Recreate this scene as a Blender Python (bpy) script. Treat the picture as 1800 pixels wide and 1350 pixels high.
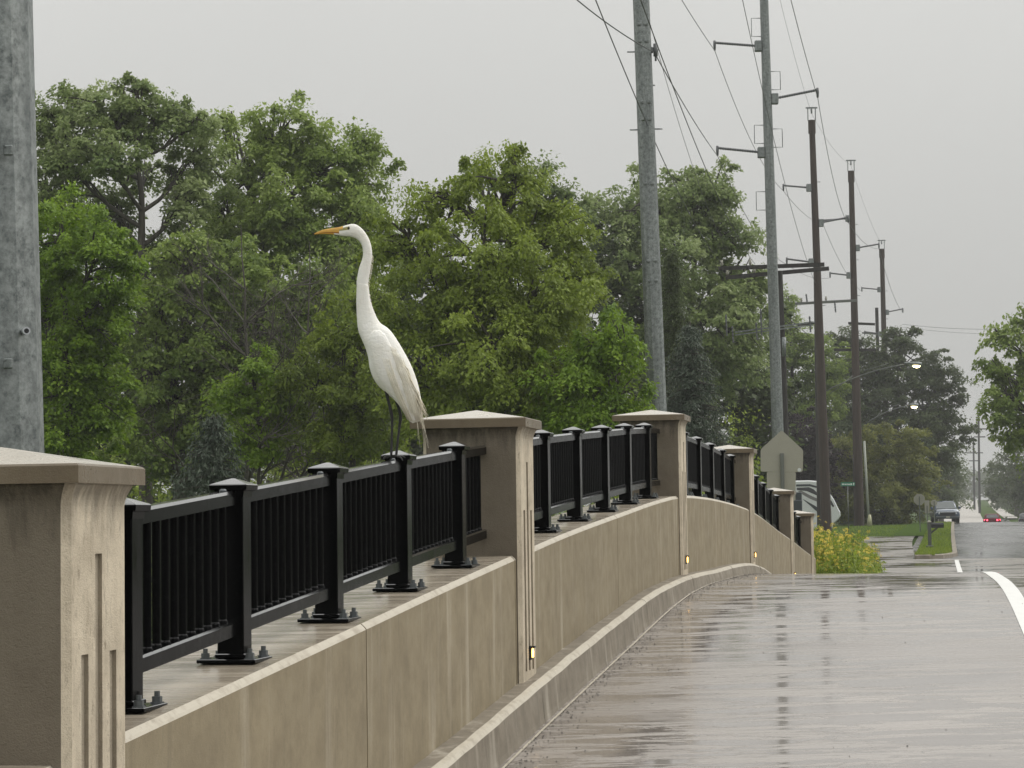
import bpy, bmesh, math, random
import numpy as np
from mathutils import Matrix, Vector

# ------------------------------------------------------------------ camera, sky, sun, exposure
for o in list(bpy.data.objects):
    bpy.data.objects.remove(o, do_unlink=True)
sc = bpy.context.scene
C = sc.collection
F = 4005.0                                  # focal length in photograph pixels (1800 wide)
PITCH = math.atan(245 / F)
ROLL = math.radians(0.8)
CZ = 2.1
_c, _s = math.cos(ROLL), math.sin(ROLL)
_up0 = Vector((0, -math.sin(PITCH), math.cos(PITCH)))
_fw = Vector((0, math.cos(PITCH), math.sin(PITCH)))
_rt0 = Vector((1, 0, 0))
_rt = _rt0 * _c - _up0 * _s
_up = _rt0 * _s + _up0 * _c
cd = bpy.data.cameras.new('camera')
cd.sensor_width = 36.0
cd.lens = 36.0 * F / 1800.0
cd.clip_start = 0.1
cd.clip_end = 6000
cam = bpy.data.objects.new('camera', cd)
C.objects.link(cam)
m = Matrix((( _rt.x, _up.x, -_fw.x, 0), (_rt.y, _up.y, -_fw.y, 0), (_rt.z, _up.z, -_fw.z, CZ), (0, 0, 0, 1)))
cam.matrix_world = m
sc.camera = cam

SUN_EL, SUN_AZ = math.radians(46), math.radians(68)      # azimuth clockwise from +Y (view direction)
w = bpy.data.worlds.new('World')
sc.world = w
w.use_nodes = True
nt = w.node_tree
bg = nt.nodes['Background']
sky = nt.nodes.new('ShaderNodeTexSky')
sky.sky_type = 'NISHITA'
sky.sun_disc = False
sky.sun_elevation = SUN_EL
sky.sun_rotation = SUN_AZ
hs = nt.nodes.new('ShaderNodeHueSaturation')
hs.inputs['Saturation'].default_value = 0.0
hs.inputs['Value'].default_value = 0.10
nt.links.new(sky.outputs[0], hs.inputs['Color'])
# overcast cloud layer: horizon to zenith luminance of a standard overcast sky, very soft cloud mottling
tc = nt.nodes.new('ShaderNodeTexCoord')
sx = nt.nodes.new('ShaderNodeSeparateXYZ')
nt.links.new(tc.outputs['Generated'], sx.inputs[0])
mr = nt.nodes.new('ShaderNodeMapRange')
mr.inputs['From Min'].default_value = 0.0
mr.inputs['From Max'].default_value = 1.0
mr.inputs['To Min'].default_value = 0.0
mr.inputs['To Max'].default_value = 1.0
nt.links.new(sx.outputs['Z'], mr.inputs['Value'])
gr = nt.nodes.new('ShaderNodeMix')
gr.data_type = 'RGBA'
gr.inputs['A'].default_value = (0.425, 0.4265, 0.41, 1)
gr.inputs['B'].default_value = (1.64, 1.64, 1.60, 1)
nt.links.new(mr.outputs[0], gr.inputs['Factor'])
ns = nt.nodes.new('ShaderNodeTexNoise')
ns.inputs['Scale'].default_value = 3.0
ns.inputs['Detail'].default_value = 3
nt.links.new(tc.outputs['Generated'], ns.inputs['Vector'])
nm = nt.nodes.new('ShaderNodeMapRange')
nm.inputs['To Min'].default_value = 0.93
nm.inputs['To Max'].default_value = 1.07
nt.links.new(ns.outputs['Fac'], nm.inputs['Value'])
cl = nt.nodes.new('ShaderNodeVectorMath')
cl.operation = 'SCALE'
nt.links.new(gr.outputs['Result'], cl.inputs[0])
nt.links.new(nm.outputs[0], cl.inputs['Scale'])
mx = nt.nodes.new('ShaderNodeMix')
mx.data_type = 'RGBA'
mx.inputs['Factor'].default_value = 0.92
nt.links.new(hs.outputs[0], mx.inputs['A'])
nt.links.new(cl.outputs[0], mx.inputs['B'])
nt.links.new(mx.outputs['Result'], bg.inputs['Color'])
bg.inputs['Strength'].default_value = 1.0

sl = bpy.data.lights.new('sun', 'SUN')
sl.energy = 1.5
sl.angle = math.radians(32)
sl.color = (1.0, 0.96, 0.9)
so = bpy.data.objects.new('sun', sl)
C.objects.link(so)
_sd = Vector((math.sin(SUN_AZ) * math.cos(SUN_EL), math.cos(SUN_AZ) * math.cos(SUN_EL), math.sin(SUN_EL)))
so.rotation_euler = _sd.to_track_quat('Z', 'Y').to_euler()
sc.view_settings.view_transform = 'Standard'
sc.view_settings.look = 'None'
sc.view_settings.exposure = 0.0
sc.view_settings.gamma = 1.0
sc.render.engine = 'CYCLES'
sc.cycles.use_denoising = True
sc.cycles.max_bounces = 4
sc.cycles.diffuse_bounces = 3
sc.cycles.glossy_bounces = 3
sc.cycles.transmission_bounces = 2
sc.cycles.transparent_max_bounces = 8
sc.cycles.volume_bounces = 0

# ------------------------------------------------------------------ geometry helpers
def ray(px, py):
    a = (px - 900) / F
    b = (675 - py) / F
    d = _fw + _rt * a + _up * b
    return d / d.y
def P(px, py, Y):
    """point of the photograph's pixel at a known distance Y"""
    r = ray(px, py)
    return Vector((r.x * Y, Y, CZ + r.z * Y))
def pchip(pts):
    X = np.array([p[0] for p in pts], float); Z = np.array([p[1] for p in pts], float)
    h = np.diff(X); d = np.diff(Z) / h
    mth = np.zeros(len(X)); mth[0] = d[0]; mth[-1] = d[-1]
    for i in range(1, len(X) - 1):
        if d[i-1] * d[i] > 0:
            w1 = 2*h[i] + h[i-1]; w2 = h[i] + 2*h[i-1]
            mth[i] = (w1 + w2) / (w1/d[i-1] + w2/d[i])
    def f(x):
        x = min(max(x, X[0]), X[-1])
        i = min(max(int(np.searchsorted(X, x)) - 1, 0), len(h) - 1)
        u = (x - X[i]) / h[i]
        return float(Z[i]*(1+2*u)*(1-u)**2 + h[i]*mth[i]*u*(1-u)**2 + Z[i+1]*u*u*(3-2*u) + h[i]*mth[i+1]*u*u*(u-1))
    return f
K = 0.187
KN = math.hypot(1, K)
def xc(Y):                                  # the line of the bridge parapet and, further on, of the road
    if Y < 70: return -2.62 + K * Y
    return -2.62 + K * Y + 0.0175 * (Y - 70) ** 2 / (Y + 300)
def T(Y, t, z=0.0):
    """t metres to the right of the parapet line at distance Y"""
    s = (xc(Y + .5) - xc(Y - .5))
    n = math.hypot(1, s)
    return Vector((xc(Y) + t / n, Y - t * s / n, z))
wall_top = pchip([(-30, -0.95), (0, 1.06), (6.5, 1.505), (8.05, 1.612), (9.3, 1.698), (10.5, 1.782), (11.7, 1.862), (12.8, 1.933), (14.3, 2.028), (16.9, 2.165),
                  (19.3, 2.283), (20.4, 2.322), (21.6, 2.338), (23, 2.334), (25, 2.308), (27.1, 2.262), (28.2, 2.228), (33.9, 1.90), (35.7, 1.80), (40.7, 1.49), (44, 1.31)])
prof = pchip([(-60, -3.4), (-30, -1.9), (0, .10), (6.5, .56), (11.3, .90), (12.3, .975), (15.8, 1.222), (18.9, 1.428), (20.2, 1.482), (22, 1.508), (24, 1.508), (26.5, 1.475), (29, 1.37),
              (35.7, 1.0), (40.7, .70), (46, .52), (58, .47), (75, .50), (95, .62), (130, 1.1), (160, 1.4), (185, 1.58), (200, 1.64), (214, 1.5),
              (240, .98), (300, .85), (400, 1.9), (500, 3.0), (700, 5.7), (850, 7.9), (1000, 9.2), (2600, 10)])
curb_h = pchip([(-30, .22), (13, .22), (17, .20), (20, .135), (22.5, .105), (27.5, .13), (33, .1), (44, .08)])
def sstep(a, b, x):
    u = min(max((x - a) / (b - a), 0), 1)
    return u * u * (3 - 2 * u)
left_level = pchip([(-60, -2.0), (40, -1.8), (70, -1.5), (100, -.6), (130, .6), (170, 1.2), (215, 1.2), (300, .8), (400, 1.9), (500, 3), (700, 5.7), (850, 7.9), (1000, 9.2), (2600, 10)])
def gz(t, Y):
    p = prof(Y) - 0.10
    if t >= -0.3: return p
    near = 1 - sstep(43, 60, Y)
    a = sstep(-.35, -6 - .1 * Y, t) if t < 0 else 0
    far = p + (left_level(Y) - p) * a
    b = sstep(-.35, -2.6, t)
    nearz = p + (left_level(Y) - p) * b
    return far + (nearz - far) * near
def t_of(X, Y): return (X - xc(Y)) / KN
def ground(px, Y, py=900):
    X = ray(px, py).x * Y
    return Vector((X, Y, gz(t_of(X, Y), Y)))

def link(name, me, mat=None, parent=None):
    o = bpy.data.objects.new(name, me)
    C.objects.link(o)
    if mat is not None:
        for mm in (mat if isinstance(mat, (list, tuple)) else [mat]):
            if me.materials.find(mm.name) < 0: me.materials.append(mm)
    if parent is not None: o.parent = parent
    return o
def tag(o, label, cat, group=None, kind=None):
    if label: o['label'] = label
    if cat: o['category'] = cat
    if group: o['group'] = group
    if kind: o['kind'] = kind
    return o
def empty(name, loc, label=None, cat=None, group=None, rz=0.0):
    o = bpy.data.objects.new(name, None)
    o.empty_display_size = .2
    C.objects.link(o)
    o.location = loc
    o.rotation_euler = (0, 0, rz)
    if label: tag(o, label, cat, group)
    return o

class MB:
    """collects shapes and links them as one mesh object"""
    def __init__(s, org=(0, 0, 0)):
        s.v = []; s.f = []; s.m = []; s.sm = []; s.o = Vector(org)
    def add(s, vs, fs, mi=0, smooth=False):
        n = len(s.v)
        s.v += [tuple(Vector(p) - s.o) for p in vs]
        s.f += [tuple(i + n for i in q) for q in fs]
        s.m += [mi] * len(fs); s.sm += [smooth] * len(fs)
        return s
    def box(s, c, size, rz=0.0, mi=0, bev=0.0, tilt=None):
        x, y, z = (q / 2 for q in size)
        R = Matrix.Rotation(rz, 3, 'Z')
        if tilt is not None: R = tilt
        c = Vector(c)
        if bev <= 0:
            vs = [c + R @ Vector((i*x, j*y, k*z)) for i in (-1, 1) for j in (-1, 1) for k in (-1, 1)]
            fs = [(0, 1, 3, 2), (4, 6, 7, 5), (0, 4, 5, 1), (2, 3, 7, 6), (0, 2, 6, 4), (1, 5, 7, 3)]
            return s.add(vs, fs, mi)
        vs = []; b = bev
        ring = [(-x+b, -y), (x-b, -y), (x, -y+b), (x, y-b), (x-b, y), (-x+b, y), (-x, y-b), (-x, -y+b)]
        sc_ = lambda r, k: [(p[0]*(1-b/x*k), p[1]*(1-b/y*k)) for p in r]
        for zz, k in ((-z, 1), (-z+b, 0), (z-b, 0), (z, 1)):
            vs += [c + R @ Vector((p[0], p[1], zz)) for p in sc_(ring, k)]
        fs = []
        for l in range(3):
            for i in range(8):
                fs.append((l*8+i, l*8+(i+1) % 8, l*8+8+(i+1) % 8, l*8+8+i))
        fs += [tuple(range(7, -1, -1)), tuple(range(24, 32))]
        return s.add(vs, fs, mi)
    def tube(s, pts, rad, n=8, mi=0, smooth=True, caps=True, squash=None):
        pts = [Vector(p) for p in pts]
        if not isinstance(rad, (list, tuple)): rad = [rad] * len(pts)
        vs = []; fs = []
        ref = None
        for i, p in enumerate(pts):
            d = (pts[min(i+1, len(pts)-1)] - pts[max(i-1, 0)]).normalized()
            if ref is None:
                ref = Vector((0, 0, 1)) if abs(d.z) < .9 else Vector((1, 0, 0))
            a = d.cross(ref).normalized(); b = a.cross(d).normalized(); ref = b
            for k in range(n):
                th = 2 * math.pi * k / n
                vs.append(p + (a * math.cos(th) + b * math.sin(th)) * rad[i])
        for i in range(len(pts) - 1):
            for k in range(n):
                fs.append((i*n+k, i*n+(k+1) % n, (i+1)*n+(k+1) % n, (i+1)*n+k))
        s.add(vs, fs, mi, smooth)
        if caps:
            n0 = len(s.v) - len(vs)
            s.f.append(tuple(n0 + k for k in range(n-1, -1, -1))); s.m.append(mi); s.sm.append(False)
            s.f.append(tuple(n0 + len(vs) - n + k for k in range(n))); s.m.append(mi); s.sm.append(False)
        return s
    def rings(s, rings, mi=0, smooth=False, cap0=True, cap1=True, closed=True):
        n = len(rings[0]); vs = [p for r in rings for p in r]; fs = []
        for i in range(len(rings) - 1):
            for k in range(n if closed else n - 1):
                fs.append((i*n+k, i*n+(k+1) % n, (i+1)*n+(k+1) % n, (i+1)*n+k))
        if cap0: fs.append(tuple(range(n-1, -1, -1)))
        if cap1: fs.append(tuple(range((len(rings)-1)*n, len(rings)*n)))
        return s.add(vs, fs, mi, smooth)
    def prism(s, poly, d, mi=0):
        """poly: list of Vectors (planar), d: extrusion Vector"""
        n = len(poly); d = Vector(d)
        vs = [Vector(p) for p in poly] + [Vector(p) + d for p in poly]
        fs = [tuple(range(n)), tuple(range(2*n-1, n-1, -1))] + [(i, i+n, (i+1) % n + n, (i+1) % n) for i in range(n)]
        return s.add(vs, fs, mi)
    def mesh(s, name):
        me = bpy.data.meshes.new(name)
        me.from_pydata(s.v, [], s.f)
        me.polygons.foreach_set('material_index', s.m)
        me.polygons.foreach_set('use_smooth', s.sm)
        bm = bmesh.new(); bm.from_mesh(me)
        bmesh.ops.recalc_face_normals(bm, faces=bm.faces)
        bm.to_mesh(me); bm.free()
        return me
    def build(s, name, mat, parent=None, loc=None):
        o = link(name, s.mesh(name), mat, parent)
        if loc is not None: o.location = loc
        return o

def fast_mesh(name, V, Q, tint=None):
    """V (n,3) floats, Q (m,k) ints: one k-gon mesh made quickly"""
    me = bpy.data.meshes.new(name)
    V = np.asarray(V, np.float32); Q = np.asarray(Q, np.int32)
    k = Q.shape[1]
    me.vertices.add(len(V)); me.vertices.foreach_set('co', V.ravel())
    me.loops.add(Q.size); me.loops.foreach_set('vertex_index', Q.ravel())
    me.polygons.add(len(Q)); me.polygons.foreach_set('loop_start', np.arange(0, Q.size, k, dtype=np.int32))
    me.update(calc_edges=True)
    if tint is not None:
        a = me.attributes.new('tint', 'FLOAT', 'POINT')
        a.data.foreach_set('value', np.asarray(tint, np.float32))
    return me

# ------------------------------------------------------------------ material helpers
class NT:
    def __init__(s, name):
        s.m = bpy.data.materials.new(name); s.m.use_nodes = True
        s.t = s.m.node_tree; s.b = s.t.nodes['Principled BSDF']; s.out = s.t.nodes['Material Output']
        s.pos = s.t.nodes.new('ShaderNodeNewGeometry').outputs['Position']
    def node(s, typ, **kw):
        n = s.t.nodes.new(typ)
        for k, v in kw.items():
            if k in ('operation', 'data_type', 'blend_type', 'noise_dimensions', 'feature', 'attribute_name', 'attribute_type'): setattr(n, k, v)
        return n
    def l(s, a, b): s.t.links.new(a, b)
    def mapped(s, scale, rot=(0, 0, 0), src=None):
        n = s.t.nodes.new('ShaderNodeMapping')
        n.inputs['Scale'].default_value = scale; n.inputs['Rotation'].default_value = rot
        s.l(src or s.pos, n.inputs['Vector'])
        return n.outputs[0]
    def noise(s, scale, detail=4, rough=.6, vec=None, dist=0):
        n = s.t.nodes.new('ShaderNodeTexNoise')
        n.inputs['Scale'].default_value = scale; n.inputs['Detail'].default_value = detail
        n.inputs['Roughness'].default_value = rough; n.inputs['Distortion'].default_value = dist
        s.l(vec or s.pos, n.inputs['Vector'])
        return n.outputs['Fac']
    def ramp(s, fac, stops):
        n = s.t.nodes.new('ShaderNodeValToRGB')
        e = n.color_ramp.elements
        while len(e) < len(stops): e.new(.5)
        for i, (p, c) in enumerate(stops):
            e[i].position = p
            e[i].color = (c, c, c, 1) if isinstance(c, (int, float)) else (*c, 1)
        s.l(fac, n.inputs[0])
        return n.outputs[0]
    def mix(s, fac, a, b, blend='MIX'):
        n = s.t.nodes.new('ShaderNodeMix'); n.data_type = 'RGBA'; n.blend_type = blend
        for sock, v in (('Factor', fac), ('A', a), ('B', b)):
            if isinstance(v, (int, float)): n.inputs[sock].default_value = v if sock == 'Factor' else (v, v, v, 1)
            elif isinstance(v, tuple): n.inputs[sock].default_value = (*v, 1)
            else: s.l(v, n.inputs[sock])
        return n.outputs['Result']
    def math(s, op, a, b=0.0):
        n = s.t.nodes.new('ShaderNodeMath'); n.operation = op
        for i, v in enumerate((a, b)):
            if isinstance(v, (int, float)): n.inputs[i].default_value = v
            else: s.l(v, n.inputs[i])
        return n.outputs[0]
    def bump(s, h, strength=.3, dist=.01, normal=None):
        n = s.t.nodes.new('ShaderNodeBump')
        n.inputs['Strength'].default_value = strength; n.inputs['Distance'].default_value = dist
        s.l(h, n.inputs['Height'])
        if normal is not None: s.l(normal, n.inputs['Normal'])
        return n.outputs[0]
    def set(s, col=None, rough=None, metal=None, normal=None, spec=None, emit=None, estr=None, coat=None, coat_rough=None):
        for k, v in (('Base Color', col), ('Roughness', rough), ('Metallic', metal), ('Normal', normal), ('Specular IOR Level', spec),
                     ('Emission Color', emit), ('Emission Strength', estr), ('Coat Weight', coat), ('Coat Roughness', coat_rough)):
            if v is None: continue
            if isinstance(v, tuple): s.b.inputs[k].default_value = (*v, 1)
            elif isinstance(v, (int, float)): s.b.inputs[k].default_value = v
            else: s.l(v, s.b.inputs[k])
        return s.m

def plain(name, col, rough=.5, metal=0.0, var=.15, scale=6.0, bump=0.0, **kw):
    n = NT(name)
    f = n.noise(scale, 5)
    c = n.mix(f, tuple(q * (1 - var) for q in col), tuple(min(1, q * (1 + var)) for q in col))
    nr = n.bump(n.noise(scale * 12, 3), bump, .004) if bump else None
    return n.set(col=c, rough=rough, metal=metal, normal=nr, **kw)

def concrete(name, base, dark, pale, streak=1.0, speck=0.0, grain=.5, rough=.62, under=0.0):
    n = NT(name)
    big = n.noise(.9, 5, .6)
    mid = n.noise(5.5, 5, .65)
    c = n.mix(n.ramp(big, [(.3, 0.0), (.72, 1.0)]), base, tuple(q * .82 for q in base))
    c = n.mix(n.ramp(mid, [(.42, 0.0), (.75, .55)]), c, dark)
    # run-off streaks down the face, pale (lime) and dark (dirt)
    st = n.noise(1.0, 6, .62, n.mapped((7.5, 7.5, .55)))
    st2 = n.noise(1.0, 6, .66, n.mapped((16, 16, 1.1)))
    c = n.mix(n.math('MULTIPLY', n.ramp(st, [(.55, 0.0), (.74, 1.0)]), .5 * streak), c, pale)
    c = n.mix(n.math('MULTIPLY', n.ramp(st2, [(.56, 0.0), (.78, 1.0)]), .55 * streak), c, dark)
    sp = n.noise(150, 2, .5)
    c = n.mix(n.ramp(sp, [(.62, 0.0), (.72, .5)]), c, tuple(q * .45 for q in base))
    if speck:                                 # mildew specks and scuffs, drawn out downward
        s3 = n.noise(1.0, 4, .7, n.mapped((48, 48, 17)))
        s4 = n.noise(4.0, 3, .6)
        c = n.mix(n.math('MULTIPLY', n.ramp(s3, [(.56, 0.0), (.66, 1.0)]), n.ramp(s4, [(.35, speck * .35), (.7, speck)])), c, dark)
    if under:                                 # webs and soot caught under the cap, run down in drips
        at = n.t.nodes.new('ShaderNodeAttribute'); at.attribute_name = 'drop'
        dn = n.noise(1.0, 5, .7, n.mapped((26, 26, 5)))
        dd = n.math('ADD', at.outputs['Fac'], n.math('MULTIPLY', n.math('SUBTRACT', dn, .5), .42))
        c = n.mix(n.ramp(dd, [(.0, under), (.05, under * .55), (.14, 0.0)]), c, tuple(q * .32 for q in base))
    h = n.mix(.5, n.noise(60, 4, .65), n.noise(220, 2, .6))
    return n.set(col=c, rough=n.ramp(mid, [(.3, rough - .12), (.7, rough + .12)]), normal=n.bump(h, grain, .006), spec=.4)

M = {}
M['wall'] = concrete('stained parapet concrete', (.288, .238, .152), (.155, .126, .083), (.46, .41, .32), 1.3, speck=.35, grain=.35)
M['hill'] = plain('pale far concrete', (.42, .40, .37), .7, var=.1, scale=.05, spec=.2)
M['pillar'] = concrete('sand coloured pillar concrete', (.66, .575, .44), (.21, .17, .12), (.70, .63, .50), .7, speck=.8, grain=.8, under=.8)  # pale base also carries the brighter light on the road face
M['shaded_stucco'] = concrete('coarse taupe stucco', (.185, .157, .117), (.12, .1, .073), (.24, .21, .16), .5, grain=1.0, rough=.75, under=.9)  # coarser grain, and a dark tone that paints in these faces' shade
M['groove'] = concrete('rough groove concrete', (.42, .365, .28), (.18, .15, .11), (.38, .34, .27), .5, grain=1.0)
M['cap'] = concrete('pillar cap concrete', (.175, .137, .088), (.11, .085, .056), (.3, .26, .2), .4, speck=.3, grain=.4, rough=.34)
M['captop'] = concrete('wet cap top with painted sheen', (.60, .56, .49), (.34, .29, .22), (.66, .62, .54), .2, speck=.4, grain=.3, rough=.25)  # sky reflection on the wet tops put into the pale base colour
M['curb'] = concrete('weathered kerb concrete', (.25, .215, .165), (.10, .086, .066), (.47, .43, .36), 1.4, grain=.7)
def edge_mat():
    n = NT('worn pale edge concrete')
    f = n.noise(9, 6, .7)
    g = n.noise(45, 4, .7)
    c = n.mix(n.ramp(f, [(.34, 0.0), (.5, 1.0)]), (.36, .315, .245), (.50, .455, .37))
    c = n.mix(n.ramp(g, [(.58, 0.0), (.68, .45)]), c, (.28, .24, .18))
    return n.set(col=c, rough=.5, normal=n.bump(n.mix(.5, f, g), .5, .008))
M['edge'] = edge_mat()
def top_mat():
    n = NT('wet parapet top')
    rot = (0, 0, math.atan(K))
    f = n.noise(1.0, 5, .6, n.mapped((1.3, 9.0, 1), rot))
    g = n.noise(1.0, 4, .6, n.mapped((6, 60, 6), rot))
    c = n.mix(n.ramp(f, [(.35, 0.0), (.65, 1.0)]), (.33, .285, .222), (.41, .358, .285))
    r = n.ramp(n.mix(.35, f, g), [(.36, .06), (.62, .36)])
    return n.set(col=c, rough=r, normal=n.bump(g, .22, .004), spec=.5)
M['top'] = top_mat()
def deck_mat():
    n = NT('wet tined concrete deck')
    rot = (0, 0, math.atan(K))
    a = n.noise(1.0, 6, .62, n.mapped((.30, 2.2, 1), rot), .5)     # long across the path, short along it
    b = n.noise(1.0, 5, .6, n.mapped((1.0, 9.5, 1), rot), .5)
    d = n.noise(1.0, 3, .6, n.mapped((3.0, 70.0, 1), rot))
    big = n.noise(.42, 4, .55)
    pool = n.noise(.75, 4, .6)
    rip = n.noise(1.0, 6, .68, n.mapped((1.0, 3.6, 1), rot), .8)
    col = n.mix(n.ramp(big, [(.3, 0.0), (.7, 1.0)]), (.27, .245, .222), (.36, .328, .30))
    col = n.mix(n.ramp(b, [(.45, 0.0), (.75, .55)]), col, (.20, .174, .155))
    spk = n.noise(26, 2, .5)
    col = n.mix(n.ramp(spk, [(.735, 0.0), (.75, .8)]), col, (.05, .045, .04))
    # thin films of standing water lie in strips across the deck, mostly where it is worn
    film = n.math('MULTIPLY', n.ramp(n.mix(.35, rip, b), [(.488, 0.0), (.502, 1.0)]), n.ramp(n.mix(.5, pool, big), [(.43, .10), (.50, 1.0)]))
    damp = n.ramp(n.mix(.6, a, d), [(.3, .36), (.7, .16)])
    rough = n.mix(film, damp, .05)
    col = n.mix(n.math('MULTIPLY', film, .45), col, (.13, .113, .10))
    h = n.mix(.5, b, d)
    hs = n.math('MULTIPLY', d, n.math('SUBTRACT', 1.0, n.math('MULTIPLY', film, .95)))
    return n.set(col=col, rough=rough, normal=n.bump(hs, .25, .004, n.bump(b, .25, .004, n.bump(a, .05, .02))), spec=.5)
M['deck'] = deck_mat()
def asphalt_mat():
    n = NT('wet road surface')
    rot = (0, 0, math.atan(.195))
    a = n.noise(1.0, 5, .6, n.mapped((1.0, .07, 1), rot))
    b = n.noise(.08, 5, .6)
    c = n.mix(n.ramp(a, [(.35, 0.0), (.65, 1.0)]), (.045, .044, .043), (.10, .098, .095))
    r = n.ramp(n.mix(.5, a, b), [(.38, .10), (.62, .34)])
    return n.set(col=c, rough=r, normal=n.bump(n.noise(1.0, 4, .6, n.mapped((1.5, 5, 1), rot)), .1, .02))
M['road'] = asphalt_mat()
def wetpath_mat():
    n = NT('wet path concrete')
    rot = (0, 0, math.atan(.195))
    a = n.noise(1.0, 5, .6, n.mapped((.35, .30, 1), rot), .5)
    b = n.noise(1.0, 4, .6, n.mapped((.6, 1.6, 1), rot))
    c = n.mix(n.ramp(b, [(.4, 0.0), (.7, 1.0)]), (.26, .236, .21), (.15, .135, .12))
    film = n.ramp(n.mix(.4, a, b), [(.51, 0.0), (.55, 1.0)])
    return n.set(col=n.mix(film, c, (.08, .074, .07)), rough=n.mix(film, .34, .05), normal=n.bump(b, .06, .02))
M['path'] = wetpath_mat()
M['paint'] = plain('white road paint', (.74, .74, .71), .4, var=.12, scale=7, bump=.3)
M['grass'] = plain('mown grass', (.045, .078, .012), .95, var=.45, scale=2.2, bump=1.0, spec=.03)
M['ground'] = plain('rough ground cover', (.045, .075, .016), .95, var=.45, scale=.5, bump=1.0, spec=.03)
def black_mat():
    n = NT('wet black powder coat')
    n.b.inputs['Coat IOR'].default_value = 1.75
    f = n.noise(38, 4, .7)
    st = n.noise(1.0, 4, .6, n.mapped((40, 40, 3)))
    r = n.ramp(n.mix(.5, f, st), [(.35, .10), (.62, .26)])
    sp_ = n.t.nodes.new('ShaderNodeSeparateXYZ'); n.l(n.t.nodes.new('ShaderNodeNewGeometry').outputs['Normal'], sp_.inputs[0])
    film = n.ramp(sp_.outputs['Z'], [(.25, 0.0), (.62, 1.0)])    # rain lies on the upward faces
    c = n.mix(n.ramp(f, [(.55, 0.0), (.8, 1.0)]), (.0035, .0036, .0038), (.009, .0095, .0095))
    return n.set(col=c, rough=r, normal=n.bump(f, .06, .002), spec=n.math('ADD', .05, n.math('MULTIPLY', film, .9)), coat=film, coat_rough=.1)
M['black'] = black_mat()
M['bolt'] = plain('galvanised bolt', (.11, .12, .125), .35, .6, .3, 60)
def galv_mat():
    n = NT('galvanised steel')
    vo = n.t.nodes.new('ShaderNodeTexVoronoi'); vo.inputs['Scale'].default_value = 34
    n.l(n.mapped((1, 1, .6)), vo.inputs['Vector'])
    a = n.noise(1.0, 5, .65, n.mapped((5, 5, .5)))
    b = n.noise(30, 5, .75)
    g = n.noise(9, 4, .7)
    c = n.mix(n.ramp(n.mix(.5, b, g), [(.40, 0.0), (.60, 1.0)]), (.075, .088, .088), (.30, .325, .32))
    sx_ = n.t.nodes.new('ShaderNodeSeparateColor'); n.l(vo.outputs['Color'], sx_.inputs[0])
    c = n.mix(n.math('MULTIPLY', sx_.outputs[0], .35), c, (.34, .36, .355))
    c = n.mix(n.ramp(a, [(.45, 0.0), (.72, .6)]), c, (.085, .098, .098))
    return n.set(col=c, rough=.5, metal=.3, normal=n.bump(b, .1, .004))
M['galv'] = galv_mat()
def wood_mat(name, c1, c2):
    n = NT(name)
    a = n.noise(1.0, 5, .65, n.mapped((9, 9, .5)))
    c = n.mix(n.ramp(a, [(.3, 0.0), (.7, 1.0)]), c1, c2)
    return n.set(col=c, rough=.75, normal=n.bump(a, .5, .02))
M['rust'] = wood_mat('weathered brown pole', (.022, .014, .010), (.058, .037, .026))
M['wood'] = wood_mat('old tarred pole', (.014, .013, .012), (.045, .04, .036))
M['bark'] = wood_mat('grey brown bark', (.03, .026, .02), (.085, .075, .06))
M['bark_pale'] = wood_mat('pale bark', (.09, .085, .07), (.2, .19, .165))
M['bark_dead'] = wood_mat('dead grey twigs', (.05, .043, .036), (.105, .095, .08))
M['polymer'] = plain('grey polymer insulator', (.10, .105, .11), .5)
M['wire'] = plain('weathered conductor', (.08, .083, .085), .5, .4)
M['signback'] = plain('bare aluminium sign back', (.33, .32, .265), .5, .15, .08, 5)
M['post'] = plain('dull sign post steel', (.16, .17, .155), .55, .4)
M['green_sign'] = plain('green sign face', (.015, .19, .11), .4, var=.05)
M['sign_text'] = plain('white sign lettering', (.7, .75, .72), .4, var=.03)
M['white'] = plain('white painted shell', (.62, .64, .64), .3, var=.05, scale=2)
M['stripe_dark'] = plain('dark graphic stripe', (.035, .045, .05), .3)
M['stripe_grey'] = plain('grey graphic stripe', (.17, .165, .165), .3)
M['glass'] = plain('dark vehicle glass', (.02, .024, .026), .08, spec=.6)
M['glass_grey'] = plain('grey windscreen glass', (.10, .115, .115), .1, spec=.7)
M['tyre'] = plain('tyre rubber', (.012, .012, .012), .8)
M['truck'] = plain('dark blue car paint', (.045, .07, .115), .25, .2, coat=.8)
M['truck_hood'] = plain('silver car paint', (.34, .37, .41), .2, .4, coat=.8)
M['red'] = plain('dark red car paint', (.09, .008, .012), .5, .0, spec=.15)
M['chrome'] = plain('bright trim', (.5, .52, .54), .25, .8)
M['mail_black'] = plain('black mailbox steel', (.012, .013, .015), .4)
M['mail_post'] = plain('weathered post timber', (.10, .105, .095), .8, var=.3, scale=20)
def emit(name, col, strength):
    n = NT(name)
    return n.set(col=(.05, .05, .05), emit=col, estr=strength, rough=.4)
M['lamp'] = emit('lit warm step lamp', (1.0, .55, .12), 7.0)
M['street_lamp'] = emit('lit street lamp', (1.0, .82, .42), 9.0)
M['tail_lamp'] = emit('lit tail lamp', (1.0, .05, .09), 9.0)
M['head_lamp'] = plain('headlamp lens', (.55, .58, .6), .15)
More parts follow.
